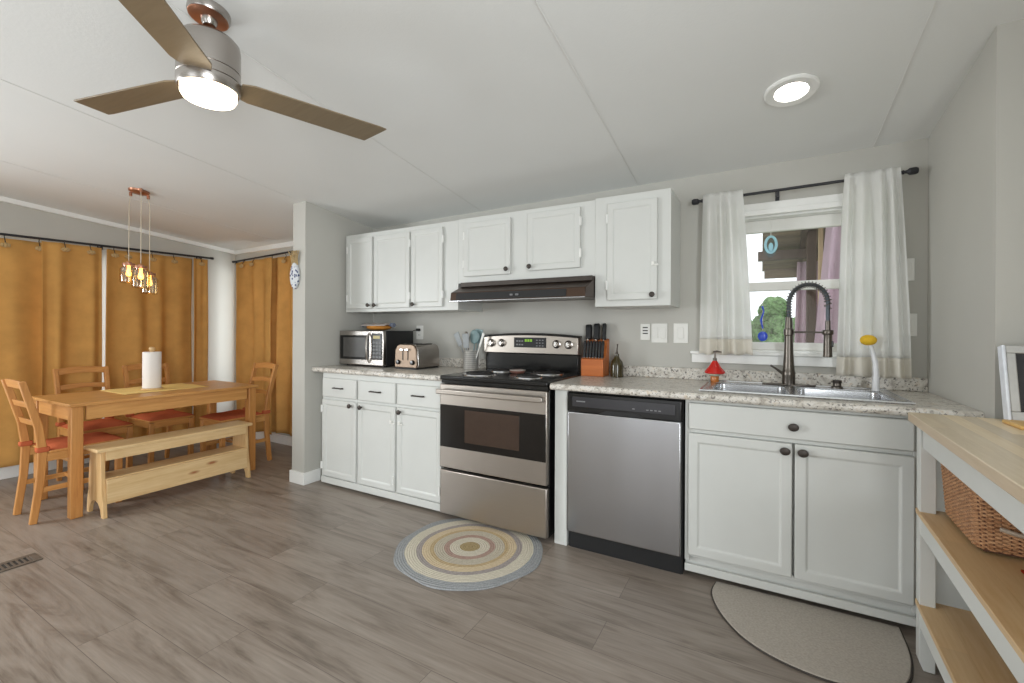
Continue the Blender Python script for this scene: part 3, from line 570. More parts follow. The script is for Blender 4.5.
dp = thing('soap_dispenser', 'red cone-topped soap dispenser with pump by the left corner of the sink', 'soap dispenser', (1.577, -0.150, 0.922))
c = (1.577, -0.150, 0.922)
obj('jar', MB().lathe([(0, 0.0), (0.021, 0.0), (0.023, 0.005), (0.023, 0.030), (0.021, 0.034), (0, 0.034)], c), M['amber'], dp)
obj('collar', MB().lathe([(0, 0.034), (0.024, 0.034), (0.034, 0.040), (0.036, 0.050), (0.034, 0.054), (0, 0.054)], c), M['paleglaze'], dp)
obj('cone_lid', MB().lathe([(0.05, 0.048), (0.055, 0.052), (0.053, 0.062), (0.032, 0.088), (0.02, 0.108), (0.011, 0.122), (0, 0.122)], c, n=32), M['red'], dp)
obj('pump', MB().lathe([(0.011, 0.12), (0.011, 0.135), (0.005, 0.138), (0.004, 0.172), (0, 0.172)], c, n=16).tube([(c[0]-0.008, c[1], c[2]+0.172), (c[0]+0.012, c[1], c[2]+0.176), (c[0]+0.035, c[1]-0.004, c[2]+0.172)], [0.006, 0.005, 0.003], 8), M['gun'], dp)
dbr = thing('dish_brush', 'yellow-headed dish brush with a pale curved handle standing at the sink back rim', 'dish brush', (2.305, -0.152, 0.922))
obj('handle', MB().tube([(2.305, -0.152, 0.922), (2.307, -0.152, 0.99), (2.304, -0.150, 1.06), (2.293, -0.148, 1.12), (2.281, -0.147, 1.155)], [0.0155, 0.014, 0.012, 0.010, 0.009], 12), M['stem'], dbr)
mb = MB(); mb.ball((2.277, -0.147, 1.172), 0.031, (1.12, 1.0, 0.86), 20); obj('scrub_head', mb, M['yellow'], dbr)

# knife block with knives
KX0, KX1, KY = 0.772, 0.922, -0.165
kb = thing('knife_block', 'cherry-toned wooden knife block beside the stove', 'knife block', (0.845, -0.1, 0.915))
obj('block', MB().prism([(KY, 0.9155), (-0.035, 0.9155), (-0.028, 1.16), (-0.075, 1.145), (-0.105, 1.045), (KY, 1.028)], 'x', KX0, KX1), M['block'], kb, bevel=0.003)
def knife(label, x, y, z, L, lean, wdt, group=None, big=False):
    k = thing('steak_knife' if not big else 'kitchen_knife', label, 'knife', (x, y, z), group)
    dv = Vector((lean, 0.22 if big else 0.20, 1)).normalized(); p = Vector((x, y, z))
    n = 6; pts = [p+dv*(L*i/n) for i in range(n+1)]
    prof = [0.85, 1.0, 0.9, 0.92, 1.05, 1.1, 0.7]
    mb = MB(); mb.tube(pts, 0.01, up=(0, 1, 0), sq=lambda t: (wdt*prof[min(6, int(round(t*6)))], 0.0165 if not big else wdt*1.05))
    h = obj('handle', mb, M['matblack'], k, bevel=0.008 if big else 0.004, segs=3)
    obj('blade', MB().tube([p-dv*0.008, p+dv*0.002], 0.01, up=(0, 1, 0), sq=(wdt*0.7, 0.003)), M['chrome'], k)
    for t_ in (0.3, 0.65):
        q = p+dv*(L*t_); hw_ = (wdt*0.55+0.001) if big else 0.0092
        obj('rivet', MB().cyl(q-Vector((hw_, 0, 0)), q+Vector((hw_, 0, 0)), 0.0022, 8), M['chrome'], k)
    return k
for i in range(7):
    knife('black-handled steak knife in the front row of the wooden knife block', KX0+0.014+i*0.0202, KY+0.025, 1.036, 0.112, 0, 0.017, 'steak knives in the block', False)
knife('wide black-handled kitchen knife at the left of the knife block', 0.790, -0.066, 1.152, 0.105, -0.06, 0.037, 'big knives in the block', True)
knife('black-handled kitchen knife in the middle of the knife block back row', 0.845, -0.066, 1.152, 0.112, -0.04, 0.037, 'big knives in the block', True)
knife('slim black-handled kitchen knife at the right of the knife block', 0.897, -0.066, 1.152, 0.114, -0.04, 0.024, 'big knives in the block', True)
ob = thing('oil_bottle', 'dark green glass oil bottle with pour spout beside the knife block', 'bottle', (0.996, -0.11, 0.915))
obj('bottle', MB().lathe([(0, 0.0006), (0.038, 0.0006), (0.041, 0.004), (0.041, 0.075), (0.036, 0.098), (0.020, 0.120), (0.014, 0.132), (0.014, 0.148), (0, 0.148)], (0.996, -0.11, 0.915)), M['bottle'], ob)
obj('spout', MB().tube([(0.996, -0.11, 1.06), (0.996, -0.11, 1.085), (0.998, -0.11, 1.11), (1.0, -0.112, 1.128)], [0.011, 0.005, 0.004, 0.005], 10), M['gun'], ob)

# ------------------------------------------------------------------ microwave, toaster, packet, utensils
mw = thing('microwave', 'black and silver microwave oven on the left counter', 'microwave', (-1.01, -0.22, 0.915))
mx0, mx1, my = -1.262, -0.762, -0.405
obj('case', MB().box(mx0, mx1, my+0.03, -0.06, 0.927, 1.205), M['matblack'], mw, bevel=0.005)
obj('front_panel', MB().box(mx0, mx1, my, my+0.032, 0.928, 1.204), M['nickel'], mw, bevel=0.006)
dgl = obj('door_glass', MB().box(mx0+0.012, mx0+0.345, my-0.004, my+0.004, 0.972, 1.168), M['black'], mw, bevel=0.004)
obj('window_mesh', MB().box(mx0+0.055, mx0+0.31, my-0.0055, my-0.003, 0.992, 1.15), plain('microwave_mesh', (78, 76, 74), 0.25), dgl)
mb = MB(); mb.tube([(mx0+0.352, my, 0.955), (mx0+0.352, my-0.028, 0.985), (mx0+0.352, my-0.038, 1.07), (mx0+0.352, my-0.028, 1.155), (mx0+0.352, my, 1.185)], 0.009, 10); obj('handle', mb, M['nickel'], mw)
kp = obj('keypad', MB().box(mx0+0.375, mx1-0.012, my-0.004, my+0.002, 0.975, 1.185), M['black'], mw, bevel=0.003)
mb = MB()
for i in range(3):
    for j in range(5): mb.box(mx0+0.39+i*0.032, mx0+0.412+i*0.032, my-0.0055, my-0.003, 0.99+j*0.028, 1.007+j*0.028)
obj('buttons', mb, M['grey'], kp)
obj('display', MB().box(mx0+0.395, mx1-0.035, my-0.0055, my-0.003, 1.142, 1.165), plain('amber_readout', (176, 160, 96), 0.3), kp)
for x in (mx0+0.04, mx1-0.04):
    for y in (my+0.06, -0.09): obj('foot', MB().cyl((x, y, 0.9155), (x, y, 0.928), 0.013, 12), M['matblack'], mw)
pk = thing('bread_packet', 'golden bread packet in printed wrap lying on top of the microwave', 'packet', (-0.97, -0.25, 1.205))
mb = MB(); mb.ball((-0.97, -0.25, 1.2335), 0.028, (4.4, 2.8, 1.0), 20); obj('loaf', mb, M['bread'], pk)
mb = MB(); mb.grid(lambda u, v: (-1.10+0.27*u, -0.33+0.15*v, 1.246+0.022*math.sin(PI*v)*(0.75+0.25*math.sin(23*u))), 40, 12); obj('printed_top', mb, M['bagtop'], pk, solid=0.004)
obj('wrap_end', MB().tube([(-1.09, -0.26, 1.255), (-1.115, -0.262, 1.252), (-1.14, -0.265, 1.248)], [0.014, 0.008, 0.016], 10).tube([(-0.845, -0.25, 1.255), (-0.80, -0.25, 1.25)], [0.014, 0.019], 10), M['bluebag'], pk)
tx0, tx1, ty0, ty1 = -0.645, -0.425, -0.405, -0.13
to = thing('toaster', 'chrome four-slot toaster on the left counter beside the microwave', 'toaster', ((tx0+tx1)/2, (ty0+ty1)/2, 0.915))
sec = [(tx0+0.004, 0.926), (tx0, 0.95), (tx0+0.006, 1.06), (tx0+0.022, 1.092), (tx0+0.05, 1.104), (tx1-0.05, 1.104), (tx1-0.022, 1.092), (tx1-0.006, 1.06), (tx1, 0.95), (tx1-0.004, 0.926)]
obj('shell', MB().prism(sec, 'y', ty0+0.02, ty1), M['nickel'], to, bevel=0.006)
obj('end_panel', MB().prism([(p[0]*1.0, p[1]) for p in sec], 'y', ty0, ty0+0.02), M['warmnickel'], to, bevel=0.006)
obj('slots', MB().box(tx0+0.045, tx0+0.075, ty0+0.05, ty1-0.04, 1.1035, 1.106).box(tx1-0.075, tx1-0.045, ty0+0.05, ty1-0.04, 1.1035, 1.106), M['slot'], to)
for x in (tx0+0.085, tx1-0.085):
    obj('lever_track', MB().box(x-0.004, x+0.004, ty0-0.002, ty0+0.002, 0.985, 1.07), M['slot'], to)
    obj('lever', MB().box(x-0.016, x+0.016, ty0-0.02, ty0, 1.058, 1.07), M['chrome'], to, bevel=0.003)
for x in (tx0+0.04, tx1-0.04):
    obj('dial', MB().lathe([(0.018, 0), (0.018, 0.006), (0.014, 0.016), (0, 0.017)], (x, ty0, 0.968), (0, -1, 0), 20), M['black'], to)
obj('base', MB().box(tx0+0.008, tx1-0.008, ty0+0.008, ty1-0.008, 0.9155, 0.928), M['matblack'], to)
def plate(name, label, x, z, wd, ht, kind, y=0.0, group=None):
    p = thing(name, label, 'outlet' if kind == 'o' else 'switch', (x, y, z), group)
    obj('cover', MB().box(x-wd/2, x+wd/2, y-0.007, y-0.0005, z-ht/2, z+ht/2), M['plastic'], p, bevel=0.003)
    if kind == 'o':
        for dz in (0.022, -0.022):
            f = obj('socket', MB().lathe([(0.016, 0), (0.0155, 0.003), (0, 0.003)], (x, y-0.007, z+dz), (0, -1, 0), 20), M['plastic'], p)
            obj('slots', MB().box(x-0.008, x-0.0055, y-0.0108, y-0.0095, z+dz-0.005, z+dz+0.006).box(x+0.0055, x+0.008, y-0.0108, y-0.0095, z+dz-0.005, z+dz+0.006), M['slot'], f)
    elif kind == 'n':
        for k, dz in enumerate((0.028, 0.008, -0.010)): obj('slot', MB().box(x-0.016, x+0.016, y-0.0085, y-0.0065, z+dz-0.0035, z+dz+0.0035), M['slot'], p)
    elif kind == 's2':
        for dx_ in (-0.024, 0.024):
            obj('rocker', MB().box(x+dx_-0.016, x+dx_+0.016, y-0.0105, y-0.0065, z-0.034, z+0.034), M['plastic'], p, bevel=0.002)
    else:
        obj('rocker', MB().box(x-0.017, x+0.017, y-0.0105, y-0.0065, z-0.034, z+0.034), M['plastic'], p, bevel=0.002)
    return p
plate('wall_outlet', 'white wall outlet with a black plug, behind the toaster', -0.741, 1.192, 0.075, 0.118, 'o')
tcd = thing('toaster_plug', 'black plug and cord hanging from the outlet behind the toaster', 'cord', (-0.75, -0.02, 1.2))
obj('plug', MB().box(-0.756, -0.726, -0.038, -0.0105, 1.203, 1.225), M['cord'], tcd, bevel=0.004)
obj('cord', MB().tube([(-0.75, -0.036, 1.214), (-0.775, -0.05, 1.205), (-0.79, -0.052, 1.16), (-0.79, -0.05, 1.08), (-0.76, -0.055, 0.98), (-0.70, -0.07, 0.9205), (-0.58, -0.09, 0.9205), (-0.50, -0.11, 0.93)], 0.0036, 8), M['cord'], tcd)
plate('night_light', 'slim white wall plate with three dark slots right of the oil bottle', 1.152, 1.207, 0.062, 0.105, 'n')
plate('wall_switch', 'wide white double switch plate on the kitchen wall between the other plates', 1.24, 1.20, 0.10, 0.125, 's2')
plate('wall_switch', 'white switch plate nearest the left side of the window', 1.37, 1.20, 0.088, 0.125, 's')
plate('wall_switch', 'upper white plate on the wall right of the window curtain', 2.455, 1.53, 0.06, 0.115, 's')
plate('wall_switch', 'lower white plate on the wall right of the window curtain', 2.466, 1.25, 0.06, 0.115, 's')
uc = (-0.125, -0.13)
cr = thing('utensil_crock', 'perforated steel utensil holder left of the stove', 'utensil holder', (uc[0], uc[1], 0.915))
t = NT('perforated_steel'); v = t.coords(); sp = t.n('ShaderNodeSeparateXYZ'); t.l(v, sp.inputs[0])
sn = t.n('ShaderNodeMath', operation='SINE'); m2 = t.n('ShaderNodeMath', operation='MULTIPLY'); m2.inputs[1].default_value = 420; t.l(sp.outputs[2], m2.inputs[0]); t.l(m2.outputs[0], sn.inputs[0])
t.set(Base_Color=t.ramp(sn.outputs[0], [(0.0, lin((214, 212, 208))), (0.80, lin((222, 220, 216))), (0.95, lin((140, 138, 134)))]), Metallic=0.6, Roughness=0.35)
obj('cup', MB().lathe([(0, 0.0006), (0.056, 0.0006), (0.058, 0.004), (0.058, 0.143), (0.060, 0.146), (0.055, 0.146), (0.055, 0.006), (0, 0.006)], (uc[0], uc[1], 0.915), n=32), t.m, cr)
def utensil(name, label, dx_, dy_, lean, L, head, mat, hw=0.028):
    a = thing(name, label, 'utensil', (uc[0]+dx_, uc[1]+dy_, 0.93), 'utensils in the steel holder')
    p = Vector((uc[0]+dx_, uc[1]+dy_, 0.928)); d = Vector((lean, dy_*1.2, 1)).normalized(); e = p+d*L
    obj('handle', MB().tube([p, p+d*L*0.5, e], [0.0055, 0.005, 0.004], 8), mat, a)
    sd = Vector((d.z, 0, -d.x)); mb = MB()
    if head == 'spoon':
        mb.ball((0, 0, 0), 1.0, (1, 1, 1), 16)
        for v in mb.bm.verts: q = v.co.copy(); v.co = e+d*(0.045+q.z*0.054)+sd*(q.x*hw)+Vector((0, 1, 0))*(q.y*0.009-0.008*(1-q.x*q.x))
    else:
        mb.box(-1, 1, -1, 1, -1, 1)
        for v in mb.bm.verts: q = v.co.copy(); v.co = e+d*(0.05+q.z*0.055)+sd*(q.x*hw*(1.0 if q.z > 0 else 0.75))+Vector((0, 1, 0))*(q.y*0.0025)
    obj('head', mb, mat, a, bevel=0.002)
utensil('spatula', 'grey spatula leaning left out of the steel utensil holder', -0.022, 0.0, -0.46, 0.185, 'flat', M['greynyl'], 0.026)
utensil('serving_spoon', 'grey metal spoon upright at the front of the steel utensil holder', -0.018, -0.022, -0.06, 0.155, 'flat', M['greynyl'], 0.032)
utensil('slotted_spoon', 'slim grey spoon between the spatula and the large round spoon', -0.012, 0.012, -0.16, 0.18, 'spoon', M['nickel'], 0.022)
utensil('ladle', 'large grey-teal round spoon standing tallest in the steel utensil holder', 0.008, 0.012, 0.06, 0.19, 'spoon', M['teal'], 0.046)
utensil('turner', 'dark teal turner leaning right behind the large round spoon', 0.014, 0.026, 0.13, 0.19, 'flat', M['teal'], 0.034)
utensil('tongs', 'pale slim utensil leaning far right in the steel utensil holder', 0.028, -0.012, 0.36, 0.175, 'flat', M['plastic'], 0.011)

# ------------------------------------------------------------------ rugs and floor vent
mb = MB(); rr = random.Random(9); prf = [(0.0, 0.010), (0.2, 0.0105), (0.39, 0.010), (0.405, 0.006), (0.406, 0.0008)]
mb.lathe(prf, (0, 0, 0), n=72)
for v in mb.bm.verts:
    a = math.atan2(v.co.y, v.co.x); q = 1+0.012*math.sin(5*a+1)+0.010*math.sin(9*a+2)
    v.co.x *= q; v.co.y *= q
ro = obj('braided_rug', mb, M['rug'], ); ro.location = (0.40, -0.905, 0.0)
tag(ro, 'round braided rug with grey and cream rings in front of the stove', 'rug')
mt = thing('kitchen_mat', 'grey half-moon floor mat in front of the sink cabinet', 'mat', (1.98, -0.8, 0))
def halfmoon(s):
    P = [(1.625-s*0, -0.60), (1.615-s, -0.70), (1.64-s*0.9, -0.80), (1.69-s*0.8, -0.90), (1.76-s*0.7, -0.985-s*0.6), (1.86-s*0.4, -1.045-s*0.9), (1.99, -1.075-s), (2.10, -1.065-s), (2.19+s*0.5, -1.03-s*0.9), (2.25+s*0.8, -0.96-s*0.6), (2.282+s*0.9, -0.87), (2.30+s, -0.76), (2.305, -0.60)]
    return P
def smoothpoly(P, n=6):
    out = []
    for i in range(len(P)-1):
        p0 = P[max(i-1, 0)]; p1 = P[i]; p2 = P[i+1]; p3 = P[min(i+2, len(P)-1)]
        for k in range(n):
            t_ = k/n; out.append(tuple(0.5*((2*p1[j])+(-p0[j]+p2[j])*t_+(2*p0[j]-5*p1[j]+4*p2[j]-p3[j])*t_*t_+(-p0[j]+3*p1[j]-3*p2[j]+p3[j])*t_**3) for j in (0, 1)))
    return out+[P[-1]]
obj('pile', MB().prism(smoothpoly(halfmoon(0)), 'z', 0.0008, 0.010), M['mat'], mt, bevel=0.003)
obj('binding', MB().tube([(p[0], p[1], 0.0045) for p in smoothpoly(halfmoon(0.003))], 0.0035, 8), M['matedge'], mt)
vt = thing('floor_vent', 'brown metal floor register with slots set in the plank floor', 'vent', (-1.66, -2.28, 0))
vx0, vx1, vy0, vy1 = -1.60, -1.475, -2.42, -2.105
obj('frame', MB().box(vx0, vx0+0.028, vy0, vy1, 0.0006, 0.005).box(vx1-0.028, vx1, vy0, vy1, 0.0006, 0.005).box(vx0+0.028, vx1-0.028, vy1-0.03, vy1, 0.0006, 0.005).box(vx0+0.028, vx1-0.028, vy0, vy0+0.03, 0.0006, 0.005), M['vent'], vt, bevel=0.0015)
obj('duct', MB().box(vx0+0.026, vx1-0.026, vy0+0.028, vy1-0.028, 0.0004, 0.001), M['slot'], vt)
for k in range(13):
    y = vy0+0.04+k*0.0195; obj('slat', MB().box(vx0+0.028, vx1-0.028, y, y+0.008, 0.001, 0.0045), M['vent'], vt)

# ------------------------------------------------------------------ butcher-block cart (local frame, turned a little)
CR = thing('kitchen_cart', 'white kitchen cart with butcher-block top and two wood shelves at the right', 'cart', (2.287, -0.79, 0), None, -0.045)
def cpart(name, mb, mat, **kw): return obj(name, mb, mat, CR, local=True, **kw)
CL, CW = 1.55, 0.60
cpart('top', MB().box(0, CW, -CL, 0, 0.883, 0.915), M['butcher'], bevel=0.003)
cpart('apron', MB().box(0.028, 0.046, -CL+0.09, -0.075, 0.80, 0.883).box(CW-0.05, CW-0.03, -CL+0.09, -0.075, 0.80, 0.883).box(0.07, CW-0.07, -0.05, -0.03, 0.80, 0.883), M['cab'], bevel=0.002)
for x, y in ((0.024, -0.008), (CW-0.074, -0.008), (0.024, -CL+0.08), (CW-0.074, -CL+0.08)):
    cpart('leg', MB().prism([(x+0.012, 0), (x+0.044, 0), (x+0.044, 0.883), (x, 0.883), (x, 0.03)], 'y', y-0.05, y), M['cab'], bevel=0.002)
for z in (0.235, 0.568):
    cpart('shelf', MB().box(0.0205, CW-0.02, -CL+0.03, -0.012, z-0.018, z), M['shelfwood'], bevel=0.002)
    cpart('shelf_rail', MB().box(0.022, 0.042, -CL+0.09, -0.075, z-0.075, z-0.0185).box(CW-0.05, CW-0.03, -CL+0.09, -0.075, z-0.075, z-0.0185), M['cab'], bevel=0.002)
# basket
bx0, bx1, by0, by1, bz0, bz1 = 2.365, 2.77, -1.175, -0.845, 0.5745, 0.778
bk = thing('wicker_basket', 'brown wicker basket with wooden handles on the middle shelf of the cart', 'basket', ((bx0+bx1)/2, (by0+by1)/2, bz0), None, -0.045)
bc = Vector(((bx0+bx1)/2, (by0+by1)/2, 0))
def brect(z, n=170, flare=0.05):
    s = 1+flare*((z-bz0)/(bz1-bz0))*1.4; hx_, hy_ = (bx1-bx0)/2*s*0.97, (by1-by0)/2*s*0.97; r = 0.03; P = []
    per = 4*(hx_+hy_)
    for k in range(n):
        d = per*k/n
        if d < 2*hx_: p = (-hx_+d, -hy_); nn = (0, -1)
        elif d < 2*hx_+2*hy_: p = (hx_, -hy_+d-2*hx_); nn = (1, 0)
        elif d < 4*hx_+2*hy_: p = (hx_-(d-2*hx_-2*hy_), hy_); nn = (0, 1)
        else: p = (-hx_, hy_-(d-4*hx_-2*hy_)); nn = (-1, 0)
        ax_ = max(0, abs(p[0])-(hx_-r)); ay_ = max(0, abs(p[1])-(hy_-r))
        if ax_ > 0 and ay_ > 0:
            q = math.hypot(ax_, ay_); k_ = r/q if q > r else 1; p = (math.copysign(hx_-r+ax_*k_, p[0]), math.copysign(hy_-r+ay_*k_, p[1]))
        P.append((p, nn))
    return P
mb = MB(); rows = 33
for j in range(rows):
    z = bz0+0.010+(bz1-bz0-0.02)*j/(rows-1); P = brect(z, 210); pts = []
    for i, (p, nn) in enumerate(P):
        w_ = 0.0038*math.sin(PI*i/2+PI*j+0.6); pts.append((bc.x+p[0]+nn[0]*w_, bc.y+p[1]+nn[1]*w_, z))
    pts.append(pts[0]); mb.tube(pts, 0.0033, 5, caps=False)
obj('weave', mb, M['wicker'], bk)
mb = MB(); P0 = brect(bz0, 85); P1 = brect(bz1, 85)
for (a, _), (b, _) in zip(P0, P1): mb.tube([(bc.x+a[0], bc.y+a[1], bz0+0.006), (bc.x+b[0], bc.y+b[1], bz1)], 0.0028, 5)
obj('stakes', mb, M['dwick'], bk)
mb = MB(); pts = [(bc.x+p[0], bc.y+p[1], bz1) for p, _ in brect(bz1, 90)]; mb.tube(pts+[pts[0]], 0.009, 8, caps=False); obj('rim', mb, M['wicker'], bk)
mb = MB(); mb.box(bx0+0.02, bx1-0.02, by0+0.02, by1-0.02, bz0-0.002, bz0+0.006); obj('bottom', mb, M['dwick'], bk)
for zz, L0 in ((0.712, 0.062), (0.655, 0.045)):
    mb = MB(); yy = by0-0.018; mb.tube([(bx0+L0, yy, zz), (bx0+L0+0.03, yy-0.022, zz-0.002), (bx1-0.08, yy-0.025, zz-0.004), (bx1-0.05, yy, zz)], 0.0065, 8); obj('handle', mb, M['driftwood'], bk)
    mb = MB()
for o in bk.children: o.location = o.location
rc = tag(obj('folded_cloth', MB().box(2.42, 2.84, -1.38, -1.245, 0.569, 0.575), M['redcloth'], bevel=0.002, origin=(2.6, -1.3, 0.569)), 'dark red cloth lying on the cart shelf in front of the basket', 'cloth')
pt = thing('cooking_pot', 'black pot on the bottom shelf of the cart', 'pot', (2.62, -1.03, 0.236))
obj('body', MB().lathe([(0, 0.001), (0.11, 0.001), (0.125, 0.01), (0.13, 0.10), (0.134, 0.105), (0.126, 0.105), (0.12, 0.012), (0, 0.008)], (2.62, -1.03, 0.236), n=36), M['black'], pt)
obj('lid', MB().lathe([(0.132, 0.106), (0.13, 0.112), (0.08, 0.128), (0.02, 0.134), (0.012, 0.15), (0.02, 0.158), (0, 0.16)], (2.62, -1.03, 0.236), n=36), M['black'], pt)
# monitor on the cart
mo = thing('monitor', 'silver-framed dark screen monitor leaning back on the cart top', 'monitor', (2.52, -0.868, 0.916))
th = 0.2; Mr = Matrix.Translation((2.515, -0.888, 0.9235)) @ Matrix.Rotation(-th, 4, 'X')
obj('bezel', MB().box(0.012, 0.55, 0.0, 0.03, 0.0, 0.03, Mr).box(0.012, 0.55, 0, 0.03, 0.225, 0.25, Mr).box(0.012, 0.036, 0, 0.03, 0.03, 0.225, Mr).box(0.515, 0.55, 0, 0.03, 0.03, 0.225, Mr), M['silver'], mo, bevel=0.003)
obj('side_edge', MB().box(0.003, 0.012, -0.003, 0.034, 0.0, 0.252, Mr), M['whitesilver'], mo, bevel=0.003)
obj('screen', MB().box(0.034, 0.517, 0.006, 0.028, 0.028, 0.227, Mr), M['screen'], mo)
obj('kickstand', MB().box(0.2, 0.35, 0.03, 0.036, 0.02, 0.2, Mr), M['matblack'], mo)
tag(obj('cutting_board', MB().box(2.50, 2.80, -1.02, -0.895, 0.9155, 0.928), M['yboard'], bevel=0.004, origin=(2.65, -0.95, 0.9155)), 'thin golden wooden board on the cart top in front of the monitor', 'board')

# ------------------------------------------------------------------ curtains
def rod(name, label, p0, p1, r, fin, brackets, wall_dir, fl=0.05):
    p0, p1 = Vector(p0), Vector(p1); d = (p1-p0).normalized()
    t_ = thing(name, label, 'curtain rod', tuple((p0+p1)/2))
    obj('rod', MB().cyl(p0, p1, r, 14), M['ironrod'], t_)
    for e, s in ((p0, -1), (p1, 1)):
        if s*1 in fin or True:
            obj('finial', MB().lathe([(0, -0.002), (r*1.3, 0), (r*1.3, 0.006), (r*0.9, 0.008), (r*1.1, fl*0.3), (fin[0], fl*0.45), (fin[0]*1.05, fl*0.85), (fin[0]*0.8, fl), (0, fl)], e, d*s, 18), M['ironrod'], t_)
    wd_ = Vector(wall_dir)
    for q, Lw in brackets:
        c = p0.lerp(p1, q); obj('bracket', MB().cyl(c-Vector((0, 0, r+0.004)), c+wd_*Lw-Vector((0, 0, r+0.004)), 0.005, 10).tube([c+wd_*Lw*0.97-Vector((0, 0, 0.04)), c+wd_*Lw*0.97+Vector((0, 0, 0.02))], 0.01, sq=(0.02, 0.006)).box(c.x-0.007, c.x+0.007, c.y-0.007, c.y+0.007, c.z-0.035, c.z-r), M['ironrod'], t_)
    return t_
rod('curtain_rod', 'dark curtain rod over the long brown curtains on the left wall', (-3.41, -2.6, 1.935), (-3.41, -0.32, 1.98), 0.010, (0.013,), ((0.02, 0.09), (0.60, 0.09), (0.96, 0.09)), (-1, 0, 0), 0.035)
rod('curtain_rod', 'dark curtain rod over the brown curtains by the wing wall', (-3.36, -0.089, 1.97), (-2.25, -0.089, 2.005), 0.010, (0.013,), ((0.03, 0.089), (0.9, 0.089)), (0, 1, 0), 0.035)
rod('curtain_rod', 'dark curtain rod with square finials over the kitchen window', (1.50, -0.075, 1.992), (2.42, -0.075, 2.008), 0.008, (0.017,), ((0.02, 0.075), (0.42, 0.075), (0.985, 0.075)), (0, 1, 0), 0.06)
def pleat(u, v, folds, ph, seed):
    return math.sin(2*PI*folds*u+ph+0.9*math.sin(2*PI*u*1.3+seed)+0.25*math.sin(3*v+seed))
def curtain(label, axis, a0, a1, b0, b1, plane, zt0, zt1, zb, folds, amp, mat, seed, rosettes=(), hem=None, group=None, name='curtain', head=0.0, ru=0.012):
    rd = random.Random(seed); ph = rd.random()*6
    if axis == 'y': loc = (plane, (a0+a1)/2, zb)
    else: loc = ((a0+a1)/2, plane, zb)
    th_ = thing(name, label, 'curtain', loc, group)
    def f(u, v):
        e = v**0.8; a = (a0+(a1-a0)*u)*(1-e)+(b0+(b1-b0)*u)*e
        am = amp*(0.45+0.55*min(1, v*3)); q = pleat(u, v, folds, ph, seed)*am+0.25*amp*math.sin(7*u+6*v+seed)
        zt = zt0+(zt1-zt0)*u; z = zt+(zb-zt)*v+0.004*math.sin(2*PI*folds*u)*(1 if v > 0.97 else 0)
        if head and v < 0.06: q *= 0.5
        return (plane+q, a, z) if axis == 'y' else (a, plane+q, z)
    vs = 1-0.095 if hem else 1.0
    obj('cloth', MB().grid(lambda u, v: f(u, v*vs), max(48, int(folds*16)), 40), mat, th_, solid=0.0025)
    if hem: obj('hem', MB().grid(lambda u, v: f(u, vs+v*(1-vs)), max(48, int(folds*16)), 5), hem, th_, solid=0.004)
    for u in rosettes:
        x, y, z = f(u, 0.0); 
        off = Vector((0.03, 0, -0.055)) if axis == 'y' else Vector((0, -0.03, -0.055))
        c = Vector((x, y, z))+off; mb = MB()
        nd = Vector((1, 0, 0)) if axis == 'y' else Vector((0, -1, 0)); s_ = Vector((0, 1, 0)) if axis == 'y' else Vector((1, 0, 0))
        for k in range(6):
            a = 2*PI*k/6+u*9; cc = c+s_*(0.019*math.cos(a))+Vector((0, 0, 0.010*math.sin(a))); mb.ball(cc, 0.013, (1, 1, 0.8), 8)
        mb.ball(c+nd*0.008, 0.012, (1, 1, 1), 8); obj('rosette', mb, M['rosette'], th_)
        obj('hook', MB().tube([c+Vector((0, 0, 0.01)), Vector((x, y, z+0.005)), Vector((plane if axis == 'y' else x, y if axis == 'y' else plane, z+0.03))], 0.003, 6), M['ironrod'], th_)
    return th_
G = 'brown curtain panels on the left wall'
curtain('wide brown curtain panel, leftmost on the left wall beside the near dining chair', 'y', -2.5, -1.60, -2.5, -1.59, -3.43, 1.905, 1.925, 0.11, 4, 0.028, M['brown'], 2, (0.35, 0.75, 0.97), None, G)
curtain('brown curtain panel left of the bright gap on the left wall', 'y', -1.625, -1.235, -1.62, -1.225, -3.385, 1.932, 1.938, 0.11, 2.2, 0.024, M['brown'], 5, (0.35, 0.78), None, G)
curtain('brown curtain panel behind the hanging jar lights', 'y', -1.195, -0.485, -1.205, -0.475, -3.425, 1.94, 1.952, 0.11, 3.5, 0.026, M['brown'], 8, (0.08, 0.22, 0.5, 0.75), None, G)
curtain('narrow brown curtain panel, last before the white corner on the left wall', 'y', -0.492, -0.355, -0.49, -0.345, -3.39, 1.953, 1.956, 0.11, 1.0, 0.016, M['brown'], 11, (0.5,), None, G)
curtain('white sheer strip showing in the narrow gap between two brown curtain panels', 'y', -1.29, -1.14, -1.29, -1.14, -3.462, 1.93, 1.935, 0.10, 2.0, 0.008, M['sheer'], 31)
G2 = 'brown curtain panels by the wing wall'
curtain('brown curtain panel on the back wall next to the white corner', 'x', -3.31, -2.63, -3.30, -2.60, -0.118, 1.945, 1.96, 0.13, 2.8, 0.024, M['brown'], 14, (0.3, 0.58), None, G2)
curtain('brown curtain panel on the back wall beside the wing wall', 'x', -2.82, -2.28, -2.80, -2.28, -0.060, 1.962, 1.975, 0.13, 2.8, 0.022, M['brown'], 17, (0.2, 0.6), None, G2)
G3 = 'white curtains at the kitchen window'
curtain('short white sheer curtain at the left side of the kitchen window', 'x', 1.505, 1.712, 1.485, 1.768, -0.102, 2.020, 2.020, 1.08, 3.6, 0.027, M['sheer'], 21, (), M['sheerhem'], G3, head=1)
curtain('longer white sheer curtain at the right side of the kitchen window', 'x', 2.185, 2.408, 2.155, 2.452, -0.102, 2.030, 2.030, 0.985, 4.0, 0.028, M['sheer'], 25, (), M['sheerhem'], G3, head=1)
